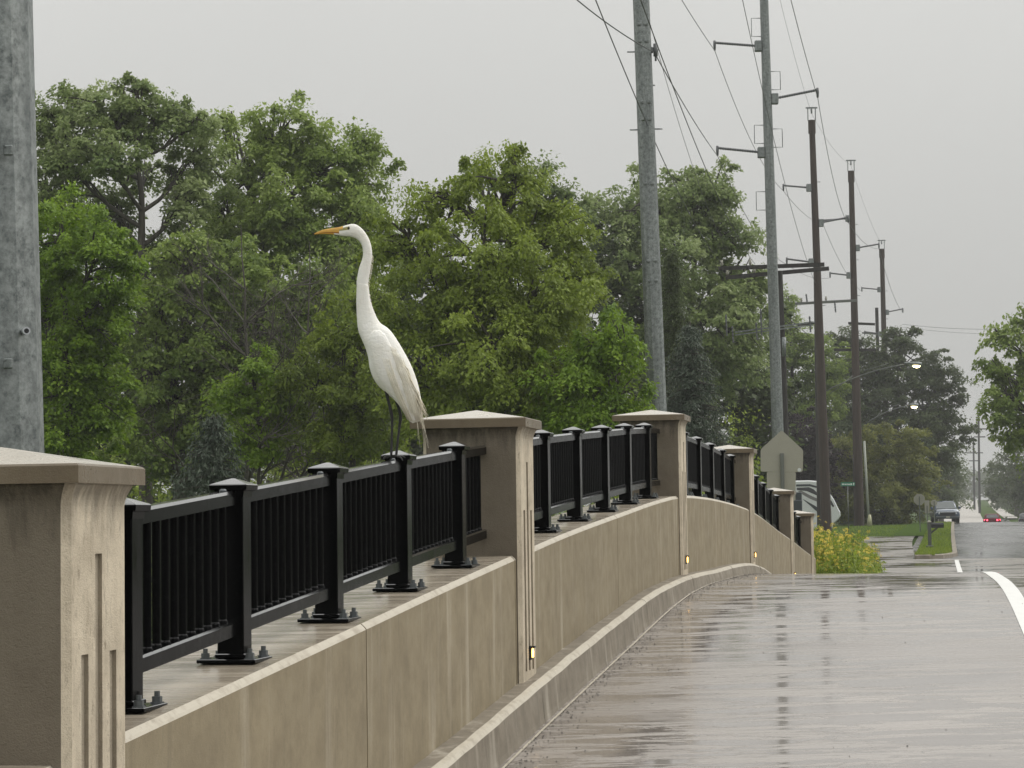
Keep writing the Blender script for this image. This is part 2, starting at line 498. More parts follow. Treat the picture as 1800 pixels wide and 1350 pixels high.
def leaf_mat(name, dark, mid, light, trans=.42):
    n = NT(name)
    at = n.t.nodes.new('ShaderNodeAttribute'); at.attribute_name = 'tint'
    c = n.ramp(at.outputs['Fac'], [(0.0, dark), (.5, mid), (1.0, light)])
    n.set(col=c, rough=.5, spec=.35)
    tr = n.t.nodes.new('ShaderNodeBsdfTranslucent')
    n.l(n.mix(.5, c, light), tr.inputs['Color'])
    ms = n.t.nodes.new('ShaderNodeMixShader'); ms.inputs[0].default_value = trans
    n.l(n.b.outputs[0], ms.inputs[1]); n.l(tr.outputs[0], ms.inputs[2]); n.l(ms.outputs[0], n.out.inputs['Surface'])
    return n.m
M['leaf_maple'] = leaf_mat('maple leaves', (0.071, 0.127, 0.017), (0.208, 0.287, 0.052), (0.389, 0.482, 0.137))
M['leaf_bright'] = leaf_mat('bright green leaves', (0.073, 0.138, 0.010), (0.181, 0.294, 0.022), (0.300, 0.425, 0.045))
M['leaf_locust'] = leaf_mat('locust leaflets', (0.077, 0.119, 0.014), (0.194, 0.258, 0.031), (0.321, 0.406, 0.058))
M['leaf_silver'] = leaf_mat('silver maple leaves', (0.071, 0.127, 0.025), (0.201, 0.273, 0.075), (0.416, 0.482, 0.230))
M['leaf_dark'] = leaf_mat('dark leaves', (0.033, 0.053, 0.018), (0.077, 0.110, 0.037), (0.138, 0.175, 0.069))
M['leaf_spruce'] = leaf_mat('blue spruce needles', (.022, .038, .024), (.055, .08, .052), (.11, .14, .095), .1)
M['leaf_purple'] = leaf_mat('purple leaves', (.014, .010, .012), (.032, .022, .026), (.06, .04, .045))
M['leaf_olive'] = leaf_mat('olive green leaves', (0.069, 0.088, 0.013), (0.163, 0.181, 0.033), (0.263, 0.281, 0.056))
M['petal'] = plain('yellow petals', (.58, .43, .03), .6, var=.3)


# ------------------------------------------------------------------ the setting: ground, deck, roads, markings
def sheet(name, ts, Ys, zf, mat, thick=0.0):
    V = []; Q = []
    nT = len(ts)
    for Y in Ys:
        for t in ts:
            p = T(Y, t)
            V.append((p.x, p.y, zf(t, Y)))
    for j in range(len(Ys) - 1):
        for i in range(nT - 1):
            a = j * nT + i
            Q.append((a, a + 1, a + 1 + nT, a + nT))
    me = fast_mesh(name, V, Q)
    me.polygons.foreach_set('use_smooth', [True] * len(Q))
    o = link(name, me, mat)
    o['kind'] = 'structure'
    return o
def frange(a, b, n): return [a + (b - a) * i / (n - 1) for i in range(n)]
tg = [-900, -500, -300, -180, -110, -70, -45, -30, -20, -14, -10, -8, -6, -5, -4, -3.2, -2.6, -2, -1.5, -1, -.7, -.36, -.3, 0, 4, 8, 14, 20, 30, 50, 90, 160, 300, 600, 900]
Yg = frange(-30, 44, 38) + frange(46, 120, 30) + frange(125, 260, 28) + frange(270, 1000, 40) + [1200, 1500, 2000, 2600]
sheet('ground', tg, Yg, gz, M['ground'])
def edge_z(t, Y): return prof(Y)
sheet('bridge_deck', [-.15, .3, .6, 1.2, 1.8, 2.4, 3.0, 3.6, 5, 8, 11, 14], frange(-30, 47, 155), lambda t, Y: prof(Y), M['deck'])
sheet('road', [1.2, 3.4, 5.2, 7, 9, 11], frange(60, 260, 120) + frange(266, 1000, 50), lambda t, Y: prof(Y) - .012, M['road'])
sheet('road_apron', [-.05, .9, 2, 3.4, 6, 11], frange(47, 86, 40), lambda t, Y: prof(Y) - .004, M['path'])
V = []; Q = []
for Y in frange(86, 128, 22):
    u = sstep(86, 122, Y)
    for k in range(4):
        p_ = T(Y, (-.05 - 1.6*u) * (1 - k/3) + (1.5 - .5*u) * k/3); V.append((p_.x, p_.y, prof(Y) - .004))
Q = [(4*j + i, 4*j + i + 1, 4*j + i + 5, 4*j + i + 4) for j in range(21) for i in range(3)]
o = link('path', fast_mesh('path', V, Q), M['path']); o['kind'] = 'structure'
# expansion joint across the deck just before the crest, and the painted edge lines
def line(name, t0, t1, Y0, Y1, n, mat, dz=.004, tf=None):
    ts = (lambda Y: (t0, t1)) if tf is None else tf
    V = []; Q = []
    for Y in frange(Y0, Y1, n):
        for t in ts(Y):
            p = T(Y, t); V.append((p.x, p.y, prof(Y) + dz))
    Q = [(2*i, 2*i+1, 2*i+3, 2*i+2) for i in range(n - 1)]
    o = link(name, fast_mesh(name, V, Q), mat); o['kind'] = 'structure'
    return o
line('edge_line', 0, 0, -10, 44.5, 110, M['paint'], tf=lambda Y: (3.0 + .013 * max(0, 26 - Y), 3.13 + .013 * max(0, 26 - Y)))
line('edge_line', 3.02, 3.17, 61, 84, 20, M['paint'], dz=.006)
# the mown verge with its kerb return, past the bridge
vb = []
for Y in frange(92, 190, 26): vb.append((Y, 3.0))
kerb_path = [(86.5, 1.55), (86.6, 2.0), (87.2, 2.45), (88.6, 2.8), (91, 3.0)] + vb
left_path = [(Y, 1.55) for Y in frange(190, 86.5, 30)]
pts = [T(Y, t, prof(Y) + .13) for Y, t in kerb_path] + [T(Y, t, prof(Y) + .13) for Y, t in left_path]
vm = MB(); 
me = bpy.data.meshes.new('grass_verge')
bm = bmesh.new()
vs_ = [bm.verts.new(p) for p in pts[:-1]]
fc = bm.faces.new(vs_)
bmesh.ops.triangulate(bm, faces=[fc])
bm.to_mesh(me); bm.free()
o = link('grass_verge', me, M['grass']); o['kind'] = 'structure'
km = MB()
rings = []
for i, (Y, t) in enumerate(kerb_path):
    a = kerb_path[max(i-1, 0)]; b = kerb_path[min(i+1, len(kerb_path)-1)]
    d = (T(*b) - T(*a)).normalized(); nn = Vector((d.y, -d.x, 0))
    p = T(Y, t, prof(Y))
    rings.append([p - nn*.02 + Vector((0, 0, -.05)), p - nn*.02 + Vector((0, 0, .15)), p + nn*.13 + Vector((0, 0, .15)), p + nn*.17 + Vector((0, 0, .12)), p + nn*.19 + Vector((0, 0, -.05))])
km.rings(rings)
o = km.build('kerb', M['curb']); o['kind'] = 'structure'
def lawn_poly():
    return sheet('lawn', [-14, -9, -6, -4, -2.5, -1.7, -.3], frange(88, 230, 40), lambda t, Y: gz(t, Y) + .06 - (.0 if t < -1.6 or Y > 128 else .03), M['grass'])
lawn_poly()
sheet('lawn', [-.3, .5, 1.5], frange(128, 230, 30), lambda t, Y: prof(Y) + .02, M['grass'])
# verge and road up the far hill: a footway and a grass strip beside the road
sheet('hill_road', [-.5, 3, 7], frange(330, 1000, 40), lambda t, Y: prof(Y) + .10, M['hill'])
sheet('grass_strip', [7, 10.5], frange(380, 1000, 40), lambda t, Y: prof(Y) + .15, M['grass'])
sheet('footway', [10.5, 12.8], frange(380, 1000, 40), lambda t, Y: prof(Y) + .17, M['hill'])

# ------------------------------------------------------------------ parapet wall, pillars, railings
RZ = -math.atan(K)                          # turn of things that follow the parapet (local +Y runs along it)
PILLARS = [6.33, 12.85, 20.7, 28.25, 35.8, 41.3]
WALL_END = 42.6
par = empty('parapet_wall', T(2.5, 0, prof(2.5)), 'long stained beige concrete parapet wall rising and falling beside the wet deck', 'wall')
org = par.location.copy()
def section_strip(name, Y0, Y1, n, sect, mats, parent):
    """sweeps an open profile along the parapet; sect(Y) -> [(t, z)], mats per segment"""
    mb = MB(org); rs = []
    for Y in frange(Y0, Y1, n):
        rs.append([T(Y, t, z) for t, z in sect(Y)])
    k = len(rs[0])
    for s in range(k):
        vs = [r[j] for r in rs for j in (s, (s+1) % k)]
        mb.add(vs, [(2*i, 2*i+1, 2*i+3, 2*i+2) for i in range(n-1)], mats[s])
    mb.add(rs[0], [tuple(range(k))], mats[0]); mb.add(rs[-1], [tuple(range(k-1, -1, -1))], mats[0])
    return mb.build(name, [M['wall'], M['edge'], M['top']], parent)
def wsect(Y):
    z = wall_top(Y); b = prof(Y) + .02
    return [(.27, b), (.27, z - .024), (.264, z - .015), (.248, z), (-.20, z), (-.20, z - 1.9)]
joints = [2.5, 5.9, 9.35, 12.6, 16.6, 20.4, 24.4, 28.0, 31.8, 35.4, 38.6, WALL_END]
for a, b in zip(joints[:-1], joints[1:]):
    section_strip('wall_panel', a + .006, b - .006, max(3, int((b - a) * 3)), wsect, [0, 1, 1, 2, 0, 0], par)
    mb = MB(org)
    mb.rings([[T(b - .02, t, z) for t, z in ((.255, prof(b)), (.255, wall_top(b) - .04), (-.15, wall_top(b) - .03), (-.15, prof(b)))],
              [T(b + .02, t, z) for t, z in ((.255, prof(b)), (.255, wall_top(b) - .04), (-.15, wall_top(b) - .03), (-.15, prof(b)))]])
    mb.build('joint_filler', M['groove'], par)
rnd = random.Random(5)
kj = [2.5, 7.1, 12.7, 17.2, 20.4, 24.3, 28.0, 33.2]
for a, b in zip(kj[:-1], kj[1:]):
    mb = MB(org); rs = []
    n = int((b - a) * 5)
    for Y in frange(a + .005, b - .005, n):
        z0 = prof(Y); h = curb_h(Y) + rnd.uniform(-.002, .002)
        if b > 33: h *= 1 - .85 * sstep(28, 33, Y)
        j = rnd.uniform(-.003, .003)
        rs.append([T(Y, t, z) for t, z in ((.2, z0 + h + .004), (.352 + j, z0 + h), (.378 + j, z0 + h - .008), (.392 + j, z0 + h - .028), (.405, z0 + .03), (.42, z0 - .05), (.2, z0 - .05))])
    k = len(rs[0]); mm = [0, 1, 1, 0, 0, 0, 0]
    for s in range(k):
        vs = [r[q] for r in rs for q in (s, (s+1) % k)]
        mb.add(vs, [(2*i, 2*i+1, 2*i+3, 2*i+2) for i in range(n-1)], mm[s])
    mb.add(rs[0], [tuple(range(k))], 0); mb.add(rs[-1], [tuple(range(k-1, -1, -1))], 0)
    mb.build('plinth', [M['curb'], M['edge']], par)
# dark grit and crumbs collected along the foot of the parapet
V = []; Q = []
for i in range(2600):
    Y = 2.6 + 30 * rnd.random() ** 1.3; t = .43 + abs(rnd.gauss(0, .09)) + (.35 * rnd.random() if rnd.random() < .12 else 0)
    if rnd.random() < .06: t = rnd.uniform(.5, 5.5); Y = rnd.uniform(9, 26)
    p = T(Y, t, prof(Y) + .002); r = rnd.uniform(.002, .007)
    a = len(V); th = rnd.random() * 6
    for k in range(3): V.append((p.x + r*math.cos(th + 2.1*k), p.y + 1.6*r*math.sin(th + 2.1*k), p.z))
    V.append((p.x, p.y, p.z + r))
    Q += [(a, a+1, a+3), (a+1, a+2, a+3), (a+2, a, a+3)]
o = link('grit', fast_mesh('grit', V, Q), plain('dark wet grit', (.05, .043, .034), .6, var=.6, scale=30))
tag(o, 'dark grit and crumbs along the foot of the parapet', 'grit', kind='stuff')

line('joint_seal', .432, .446, 2.6, 33, 120, M['edge'], dz=.004)
PT = .30; PL = .222; PB = -.25              # pillar: road face, half length, back face
def pillar(Y, label, i):
    zt = wall_top(Y) + (.03, -.004, -.022, 0, 0, 0)[i]; base = prof(Y) + curb_h(Y) * .4
    root = empty('pillar', T(Y, 0, base), label, 'pillar', 'pillars along the bridge parapet', RZ)
    o3 = Vector((0, 0, -base))
    top = zt + .70                          # underside of the cap
    L = lambda x, y, z: Vector((x, y, z - base))
    mb = MB()
    ch = .022
    def ring(f, z):                          # chamfered plan, grown by f
        x0, x1, y = PB - f, PT + f, PL + f
        return [L(x0+ch, -y, z), L(x1-ch, -y, z), L(x1, -y+ch, z), L(x1, y-ch, z), L(x1-ch, y, z), L(x0+ch, y, z), L(x0, y-ch, z), L(x0, -y+ch, z)]
    levels = [(0, base - .5), (0, top - .06), (.002, top - .045), (.006, top - .03), (.012, top - .016), (.018, top - .004), (.019, top + .004)]
    rs = [ring(f, z) for f, z in levels]
    n = 8; vs = [p for r in rs for p in r]; fs = []
    for a in range(len(rs) - 1):
        for k in range(n):
            if a == 0 and k == 2: continue   # the road face below the flare carries the grooves
            fs.append((a*n+k, a*n+(k+1) % n, (a+1)*n+(k+1) % n, (a+1)*n+k))
    n0 = len(mb.f); mb.add(vs, fs, 0)
    for q_, f_ in enumerate(fs):             # coarse stucco on faces toward and away from traffic, with shade in its tone
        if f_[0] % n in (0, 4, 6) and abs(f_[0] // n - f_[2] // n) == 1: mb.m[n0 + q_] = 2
    # grooved road face
    W = 2 * (PL - ch); y0 = -(PL - ch)
    ys = [0, .17, .30, .43, .56, .70, .83, 1]
    zb = base - .5; zg = prof(Y) + curb_h(Y) + .045; zs_ = top - .46; zl = top - .19; zt_ = top - .06
    zl_ = [zb, zg, zs_, zl, zt_]
    rec = lambda r, c: (c in (1, 5) and r == 1) or (c == 3 and r in (1, 2))
    D = .011
    for r in range(4):
        for c in range(7):
            x = PT - (D if rec(r, c) else 0)
            ya, yb = y0 + ys[c]*W, y0 + ys[c+1]*W; za, zc = zl_[r], zl_[r+1]
            mb.add([L(x, ya, za), L(x, yb, za), L(x, yb, zc), L(x, ya, zc)], [(0, 1, 2, 3)], 1 if rec(r, c) else 0)
            if rec(r, c):
                for s in (ya, yb):
                    mb.add([L(x, s, za), L(PT, s, za), L(PT, s, zc), L(x, s, zc)], [(0, 1, 2, 3)], 1)
                if not rec(r+1, c): mb.add([L(x, ya, zc), L(PT, ya, zc), L(PT, yb, zc), L(x, yb, zc)], [(0, 1, 2, 3)], 1)
                if r == 1: mb.add([L(x, ya, za), L(PT, ya, za), L(PT, yb, za), L(x, yb, za)], [(0, 1, 2, 3)], 1)
    sh_ = mb.build('shaft', [M['pillar'], M['groove'], M['shaded_stucco']], root)
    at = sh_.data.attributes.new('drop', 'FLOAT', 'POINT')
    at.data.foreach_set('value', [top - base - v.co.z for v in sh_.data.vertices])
    # cap: slab and low pyramid
    mb = MB()
    e = .062; x0, x1, y = PB - e, PT + .042, PL + .036; b = .006
    cx = (x0 + x1) / 2
    def rr(z, g): return [L(x0+g, -y+g, z), L(x1-g, -y+g, z), L(x1-g, y-g, z), L(x0+g, y-g, z)]
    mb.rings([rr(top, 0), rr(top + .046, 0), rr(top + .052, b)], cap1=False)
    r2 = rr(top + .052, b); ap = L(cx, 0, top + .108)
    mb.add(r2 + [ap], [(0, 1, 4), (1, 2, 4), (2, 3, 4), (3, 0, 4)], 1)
    mb.build('cap', [M['cap'], M['captop']], root)
    # small lit step lamp in the middle groove
    if 1 <= i:
        zc = zt - .555
        mb = MB()
        mb.box(L(PT - .002, 0, zc), (.03, .036, .078), 0, bev=.004)
        mb.box(L(PT + .018, 0, zc + .033), (.03, .036, .010), 0)
        lamp = mb.build('step_light', M['mail_black'], root)
        mb = MB()
        mb.rings([[L(PT + .0145, yy, zz + zc) for yy, zz in ((-.010, -.026), (.010, -.026), (.015, .008), (0, .026), (-.015, .008))],
                  [L(PT + .022, yy, zz + zc) for yy, zz in ((-.008, -.024), (.008, -.024), (.013, .007), (0, .024), (-.013, .007))]])
        o = mb.build('lens', M['lamp'], lamp)
    return root
plabels = ['nearest beige concrete pillar cut by the left edge of the photo',
           'beige concrete pillar with a pyramid cap just behind the egret',
           'concrete pillar at the top of the parapet, third from the camera',
           'concrete pillar where the parapet starts to fall, fourth from the camera',
           'small far concrete pillar in front of the pentagon sign, second from the wall end',
           'farthest concrete pillar at the low end of the wall beside the yellow flowers']
for i, Y in enumerate(PILLARS): pillar(Y, plabels[i], i)

TR = .085                                     # railing line
POST_H = .655
def post_mesh():
    mb = MB(); mb.box((0, 0, .31), (.098, .098, .60), bev=.004); return mb.mesh('post')
def cap_mesh():
    mb = MB()
    def q(z, h): return [Vector((-h, -h, z)), Vector((h, -h, z)), Vector((h, h, z)), Vector((-h, h, z))]
    mb.rings([q(.585, .052), q(.606, .054), q(.610, .068), q(.628, .070), q(.632, .066), q(.648, .022), q(.653, .006)])
    return mb.mesh('post_cap')
def plate_mesh():
    mb = MB(); mb.box((0, 0, .006), (.215, .215, .014), bev=.002)
    mb.box((0, 0, .022), (.112, .112, .016), bev=.003)
    return mb.mesh('base_plate')
def bolt_mesh():
    mb = MB()
    def hexr(r, z): return [Vector((r*math.cos(k*math.pi/3), r*math.sin(k*math.pi/3), z)) for k in range(6)]
    mb.rings([hexr(.021, .012), hexr(.021, .017)]); mb.rings([hexr(.016, .017), hexr(.016, .034)]); mb.rings([hexr(.009, .034), hexr(.009, .050)])
    return mb.mesh('anchor_bolt')
def bal_mesh():
    mb = MB()
    mb.tube([(0, 0, .15), (0, 0, .565)], .0152, 8, smooth=True, caps=False)
    mb.tube([(0, 0, .147), (0, 0, .154), (0, 0, .164)], [.0195, .019, .0155], 8, caps=False)
    mb.tube([(0, 0, .560), (0, 0, .568)], [.0155, .0195], 8, caps=False)
    return mb.mesh('baluster')
PM, CM, PLM, BM, BAL = post_mesh(), cap_mesh(), plate_mesh(), bolt_mesh(), bal_mesh()
for me_, mt in ((PM, 'black'), (CM, 'black'), (PLM, 'black'), (BM, 'bolt'), (BAL, 'black')): me_.materials.append(M[mt])
def railing(Ya, Yb, posts, label, open_end=False):
    """Ya, Yb: faces of the pillars it runs between"""
    o0 = T(Ya, TR, wall_top(Ya))
    root = empty('railing', o0, label, 'railing', 'black metal railings on the parapet')
    def put(name, me, Y, parent=None, ploc=None):
        o = link(name, me, None, parent or root)
        p = T(Y, TR, wall_top(Y)) - o0
        if parent is None: o.location = p; o.rotation_euler = (0, 0, RZ)
        return o
    for Y in posts:
        po = put('post', PM, Y)
        link('post_cap', CM, None, po); link('base_plate', PLM, None, po)
        for sx_ in (-1, 1):
            for sy_ in (-1, 1):
                b = link('anchor_bolt', BM, None, po); b.location = (sx_*.082, sy_*.082, 0); b.rotation_euler = (0, 0, sx_ * .4 + sy_)
    nodes = [Ya] + posts + ([] if open_end else [Yb])
    for a, b in zip(nodes[:-1], nodes[1:]):
        ga = .049 if a in posts else .0; gb = .049 if b in posts else .0
        for nm, z0, hh, hw in (('top_rail', .562, .050, .030), ('bottom_rail', .098, .052, .026)):
            mb = MB(o0); rs = []
            for Y in frange(a + ga, b - gb, 5):
                z = wall_top(Y) + z0
                pr = [(-hw, 0), (hw, 0), (hw, hh * .86), (hw - .008, hh), (-hw + .008, hh), (-hw, hh * .86)]
                if nm == 'top_rail': pr = [(-hw, 0), (-hw+.012, .006), (hw-.012, .006), (hw, 0), (hw, hh * .80), (hw - .010, hh), (-hw + .010, hh), (-hw, hh * .80)]
                rs.append([T(Y, TR + x, z + y) for x, y in pr])
            r = mb.rings(rs).build(nm, M['black'], root)
            if nm == 'top_rail' and b in posts:
                mb = MB(o0); Y = b - .12; c = T(Y, TR, wall_top(Y) + z0 + hh - .002)
                mb.rings([[c + Vector((q*math.cos(k*1.0472), q*math.sin(k*1.0472), h_)) for k in range(6)] for q, h_ in ((.014, 0), (.013, .008), (.007, .012))], smooth=True)
                mb.build('rail_bolt', M['bolt'], r)
        n = max(1, int(round((b - a - ga - gb) / .0885)))
        for k in range(1, n):
            put('baluster', BAL, a + ga + (b - a - ga - gb) * k / n)
S1 = [7.08, 8.196, 9.463, 10.701, 11.928]
railing(PILLARS[0] + .23, PILLARS[1] - .23, S1, 'nearest black metal railing on the parapet, the one the egret stands on')
railing(PILLARS[1] + .23, PILLARS[2] - .23, [14.535, 15.823, 17.142, 18.389, 19.637], 'second black railing, climbing between the pillar behind the egret and the highest pillar')
railing(PILLARS[2] + .23, PILLARS[3] - .23, [22.477, 23.785, 25.104, 26.372, 27.589], 'third black railing, curving over the crest of the parapet')
railing(PILLARS[3] + .23, PILLARS[4] - .23, [29.922, 31.19, 32.458, 33.725, 35.044], 'fourth black railing, falling toward the pentagon sign')
railing(PILLARS[4] + .23, PILLARS[5] - .23, [37.529, 38.949, 40.268], 'short black railing at the low end of the parapet')
railing(PILLARS[5] + .23, WALL_END, [42.1], 'last stub of black railing beyond the farthest pillar', True)

# ------------------------------------------------------------------ the egret
BY = 10.50                                   # it stands on the top rail just short of the fourth post
def feather_mat(name, c, warm):
    n = NT(name)
    v = n.mapped((60, 60, 14), (0, .5, 0))
    f = n.noise(1.0, 5, .65, v)
    g = n.noise(14, 3, .5)
    sc_ = n.noise(1.0, 2, .5, n.mapped((30, 30, 55), (0, .5, 0)), 1.2)
    col = n.mix(n.ramp(g, [(.35, 0.0), (.7, 1.0)]), c, warm)
    n.b.inputs['Subsurface Weight'].default_value = .12
    n.b.inputs['Subsurface Radius'].default_value = (.012, .011, .01)
    return n.set(col=col, rough=.8, normal=n.bump(n.mix(.45, f, sc_), .9, .008), spec=.2)
FE = [feather_mat('white feathers', (.88, .87, .83), (.84, .82, .75)),
      plain('orange bill', (.60, .34, .06), .4, var=.25, scale=40),
      plain('yellow green lore', (.30, .27, .10), .5, var=.2, scale=60),
      plain('black leg scales', (.012, .012, .012), .5, var=.4, scale=120, bump=.4),
      plain('dusky bill edge', (.30, .11, .02), .45, var=.2, scale=40)]
H_ = lambda x, y: (540 + x / 11.25, 380 + y / 11.25)
Z_ = lambda x, y: (530 + x / 2.933, 360 + y / 2.935)
L_ = lambda x, y: (640 + x / 8.436, 660 + y / 8.436)
def bp(p, dy=0.0): return P(p[0], p[1], BY) + Vector((0, dy, 0))
# pairs of outline points (upper/back edge, lower/front edge) and the half thickness in metres toward the viewer
pairs = [(H_(130, 352), H_(132, 362), .0008), (H_(200, 312), H_(200, 358), .0022), (H_(300, 272), H_(300, 354), .004), (H_(400, 250), H_(400, 357), .0052), (H_(500, 234), H_(500, 362), .0064),
         (H_(590, 222), H_(590, 374), .0078), (H_(660, 208), H_(650, 384), .010), (H_(740, 186), H_(715, 392), .013), (H_(820, 163), H_(790, 398), .016), (H_(900, 152), H_(860, 408), .0185),
         (H_(975, 166), H_(925, 428), .019), (H_(1050, 215), H_(980, 456), .0185), (H_(1120, 285), H_(1020, 488), .0175), (H_(1180, 370), H_(1052, 530), .017), (H_(1232, 470), H_(1078, 580), .017),
         (H_(1265, 575), H_(1096, 640), .0172), (H_(1283, 690), H_(1104, 710), .0175), (H_(1284, 800), H_(1098, 790), .018), (H_(1276, 900), H_(1076, 880), .019), (H_(1260, 1000), H_(1042, 970), .020),
         (H_(1244, 1100), H_(1014, 1065), .021), (H_(1222, 1220), H_(990, 1190), .022), (H_(1204, 1350), H_(974, 1335), .023), (Z_(347, 420), Z_(284, 420), .024), (Z_(353, 480), Z_(282, 485), .025),
         (Z_(368, 535), Z_(283, 545), .027), (Z_(386, 578), Z_(286, 600), .032), (Z_(407, 610), Z_(292, 650), .040), (Z_(436, 628), Z_(308, 692), .050), (Z_(462, 652), Z_(328, 738), .059),
         (Z_(492, 694), Z_(343, 790), .066), (Z_(520, 740), Z_(350, 842), .070), (Z_(548, 790), Z_(366, 890), .070), (Z_(572, 840), Z_(394, 934), .067), (Z_(590, 888), Z_(432, 968), .060),
         (Z_(604, 935), Z_(474, 1004), .050), (Z_(614, 985), Z_(505, 1040), .040), (Z_(622, 1035), Z_(528, 1078), .030), (Z_(622, 1080), Z_(550, 1112), .020), (Z_(610, 1118), Z_(572, 1126), .008)]
eg = empty('egret', bp(L_(430, 1215)), 'white great egret with a long neck and orange bill standing on the black railing', 'bird')
eo = eg.location.copy()
mb = MB(eo)
NS = 20
# densify with Catmull-Rom for a smooth surface
def cr(a, b, c, d, u):
    return .5 * ((2*b) + (c - a)*u + (2*a - 5*b + 4*c - d)*u*u + (3*b - a - 3*c + d)*u**3)
arr = np.array([[*bp(u), *bp(l), t] for u, l, t in pairs])
dense = []; ringi = []
for i in range(len(arr) - 1):
    for k in range(3):
        u = k / 3
        dense.append(cr(arr[max(i-1, 0)], arr[i], arr[i+1], arr[min(i+2, len(arr)-1)], u)); ringi.append(i + u)
dense.append(arr[-1]); ringi.append(len(arr) - 1)
rr_ = random.Random(3)
vs = []
for q, d in enumerate(dense):
    up_, lo, th = Vector(d[:3]), Vector(d[3:6]), max(d[6], .0006)
    ce = (up_ + lo) / 2; ha = (up_ - lo) / 2
    for k in range(NS):
        a = 2 * math.pi * k / NS
        ca, sa = math.cos(a), math.sin(a)
        ex = .82 if ringi[q] > 28 else .95
        f_ = 1.0
        if 19 < ringi[q] < 27 and ca > .6: f_ = 1 + rr_.uniform(-.02, .04)      # ruffled nape
        vs.append(ce + ha * (abs(ca)**ex * math.copysign(1, ca)) * f_ + Vector((0, -1, 0)) * (abs(sa)**ex * math.copysign(1, sa)) * th)
fs = []; mi = []
for q in range(len(dense) - 1):
    for k in range(NS):
        fs.append((q*NS+k, q*NS+(k+1) % NS, (q+1)*NS+(k+1) % NS, (q+1)*NS+k))
        ca = math.cos(2 * math.pi * (k + .5) / NS); ri = ringi[q]
        m_ = 0
        if ri < 5.6: m_ = 1
        if ri < 5.6 and ri > 3.4 and ca < -.55: m_ = 0 if ri > 4.2 else 1
        if ri < 5.4 and -.55 < ca < -.25 and ri > 1: m_ = 4
        if 5.6 <= ri < 8.3 and -.15 < ca < .6: m_ = 2
        if 5.6 <= ri < 6.6 and ca >= .3: m_ = 1
        mi.append(m_)
n0 = len(mb.v)
mb.v += [tuple(v - eo) for v in vs]; mb.f += fs; mb.m += mi; mb.sm += [True] * len(fs)
mb.f += [tuple(range(NS-1, -1, -1)), tuple(range((len(dense)-1)*NS, len(dense)*NS))]; mb.m += [1, 0]; mb.sm += [True, True]
# legs and toes belong to the same body
def leg(pts, dy, toes):
    pp = [bp(p, dy) for p in pts]
    n = len(pp)
    rad = [.011, .0085, .0072, .0078, .0092, .0074, .006, .0058, .006, .0075]
    dn = []
    for i in range(n - 1):
        for k in range(2):
            u = k / 2; dn.append(Vector(cr(np.array(pp[max(i-1, 0)]), np.array(pp[i]), np.array(pp[i+1]), np.array(pp[min(i+2, n-1)]), u)))
    dn.append(pp[-1])
    rd = [np.interp(i / (len(dn) - 1), np.linspace(0, 1, len(rad)), rad) for i in range(len(dn))]
    mb.tube(dn, [float(r) for r in rd], 8, mi=3)
    f0 = pp[-1]
    for dx, dyy, dz in toes:
        tip = f0 + Vector((dx, dyy, dz)); midp = f0 + Vector((dx * .55, dyy * .55, dz * .2 + .008)); pre = f0 + Vector((dx*.85, dyy*.85, dz*.6 + .004))
        mb.tube([f0 + Vector((0, 0, .003)), midp, pre, tip], [.006, .005, .0042, .0012], 6, mi=3)
leg([L_(322, 180), L_(345, 300), L_(392, 500), L_(412, 600), L_(418, 720), L_(412, 950), L_(404, 1205)], -.012, [(-.052, -.004, -.006), (-.040, -.026, -.018), (-.038, .024, -.018), (.032, .006, -.004)])
leg([L_(470, 330), L_(505, 460), L_(538, 590), L_(526, 720), L_(498, 950), L_(470, 1212)], .018, [(-.045, .006, -.006), (.034, -.03, -.02), (-.030, .026, -.016), (.044, .006, -.004)])
body = mb.build('body', FE, eg)
body.modifiers.new('sub', 'SUBSURF').levels = 1
body.modifiers['sub'].render_levels = 1
# eye
mb = MB(eo)
ec = bp(H_(826, 243), -.0155)
for rad, off, mi_ in ((.0066, 0, 0), (.0046, -.0030, 1)):
    rs = []
    for a in (0.02, .35, .7, 1.05, 1.4, 1.57):
        rs.append([ec + Vector((rad*math.sin(a)*math.cos(k*.6283), off - rad*math.cos(a)*.8, rad*math.sin(a)*math.sin(k*.6283))) for k in range(10)])
    mb.rings(rs, mi_, True)
mb.build('eye', [plain('dull yellow iris', (.12, .10, .03), .2), plain('black pupil', (.004, .004, .004), .1)], eg)
# folded near wing: overlapping feather tracts laid on the flank
def on_body(px, py, lift):
    """point on the near flank under a photograph pixel, lifted outward"""
    p = bp((px, py))
    best = None
    for d in dense[80:]:
        up_, lo, th = Vector(d[:3]), Vector(d[3:6]), d[6]
        ha = (up_ - lo) / 2; ce = (up_ + lo) / 2
        along = ha.normalized(); perp = Vector((-along.z, 0, along.x))
        q = p - ce
        dist = abs(q.dot(perp)); u = q.dot(along) / ha.length
        if best is None or dist < best[0]: best = (dist, u, th)
    u = min(max(best[1], -1), 1)
    return p + Vector((0, -1, 0)) * (best[2] * math.sqrt(max(0, 1 - u*u)) ** .9 + lift)
wing_out = [Z_(345, 705), Z_(352, 672), Z_(375, 650), Z_(405, 648), Z_(432, 668), Z_(460, 720), Z_(492, 790), Z_(520, 850), Z_(545, 910), Z_(566, 970), Z_(584, 1030), Z_(596, 1080), Z_(602, 1118),
            Z_(572, 1127), Z_(548, 1108), Z_(525, 1068), Z_(502, 1030), Z_(470, 995), Z_(436, 962), Z_(402, 912), Z_(376, 858), Z_(358, 800), Z_(348, 750)]
cw = Z_(440, 830)
mb = MB(eo)
rs = []
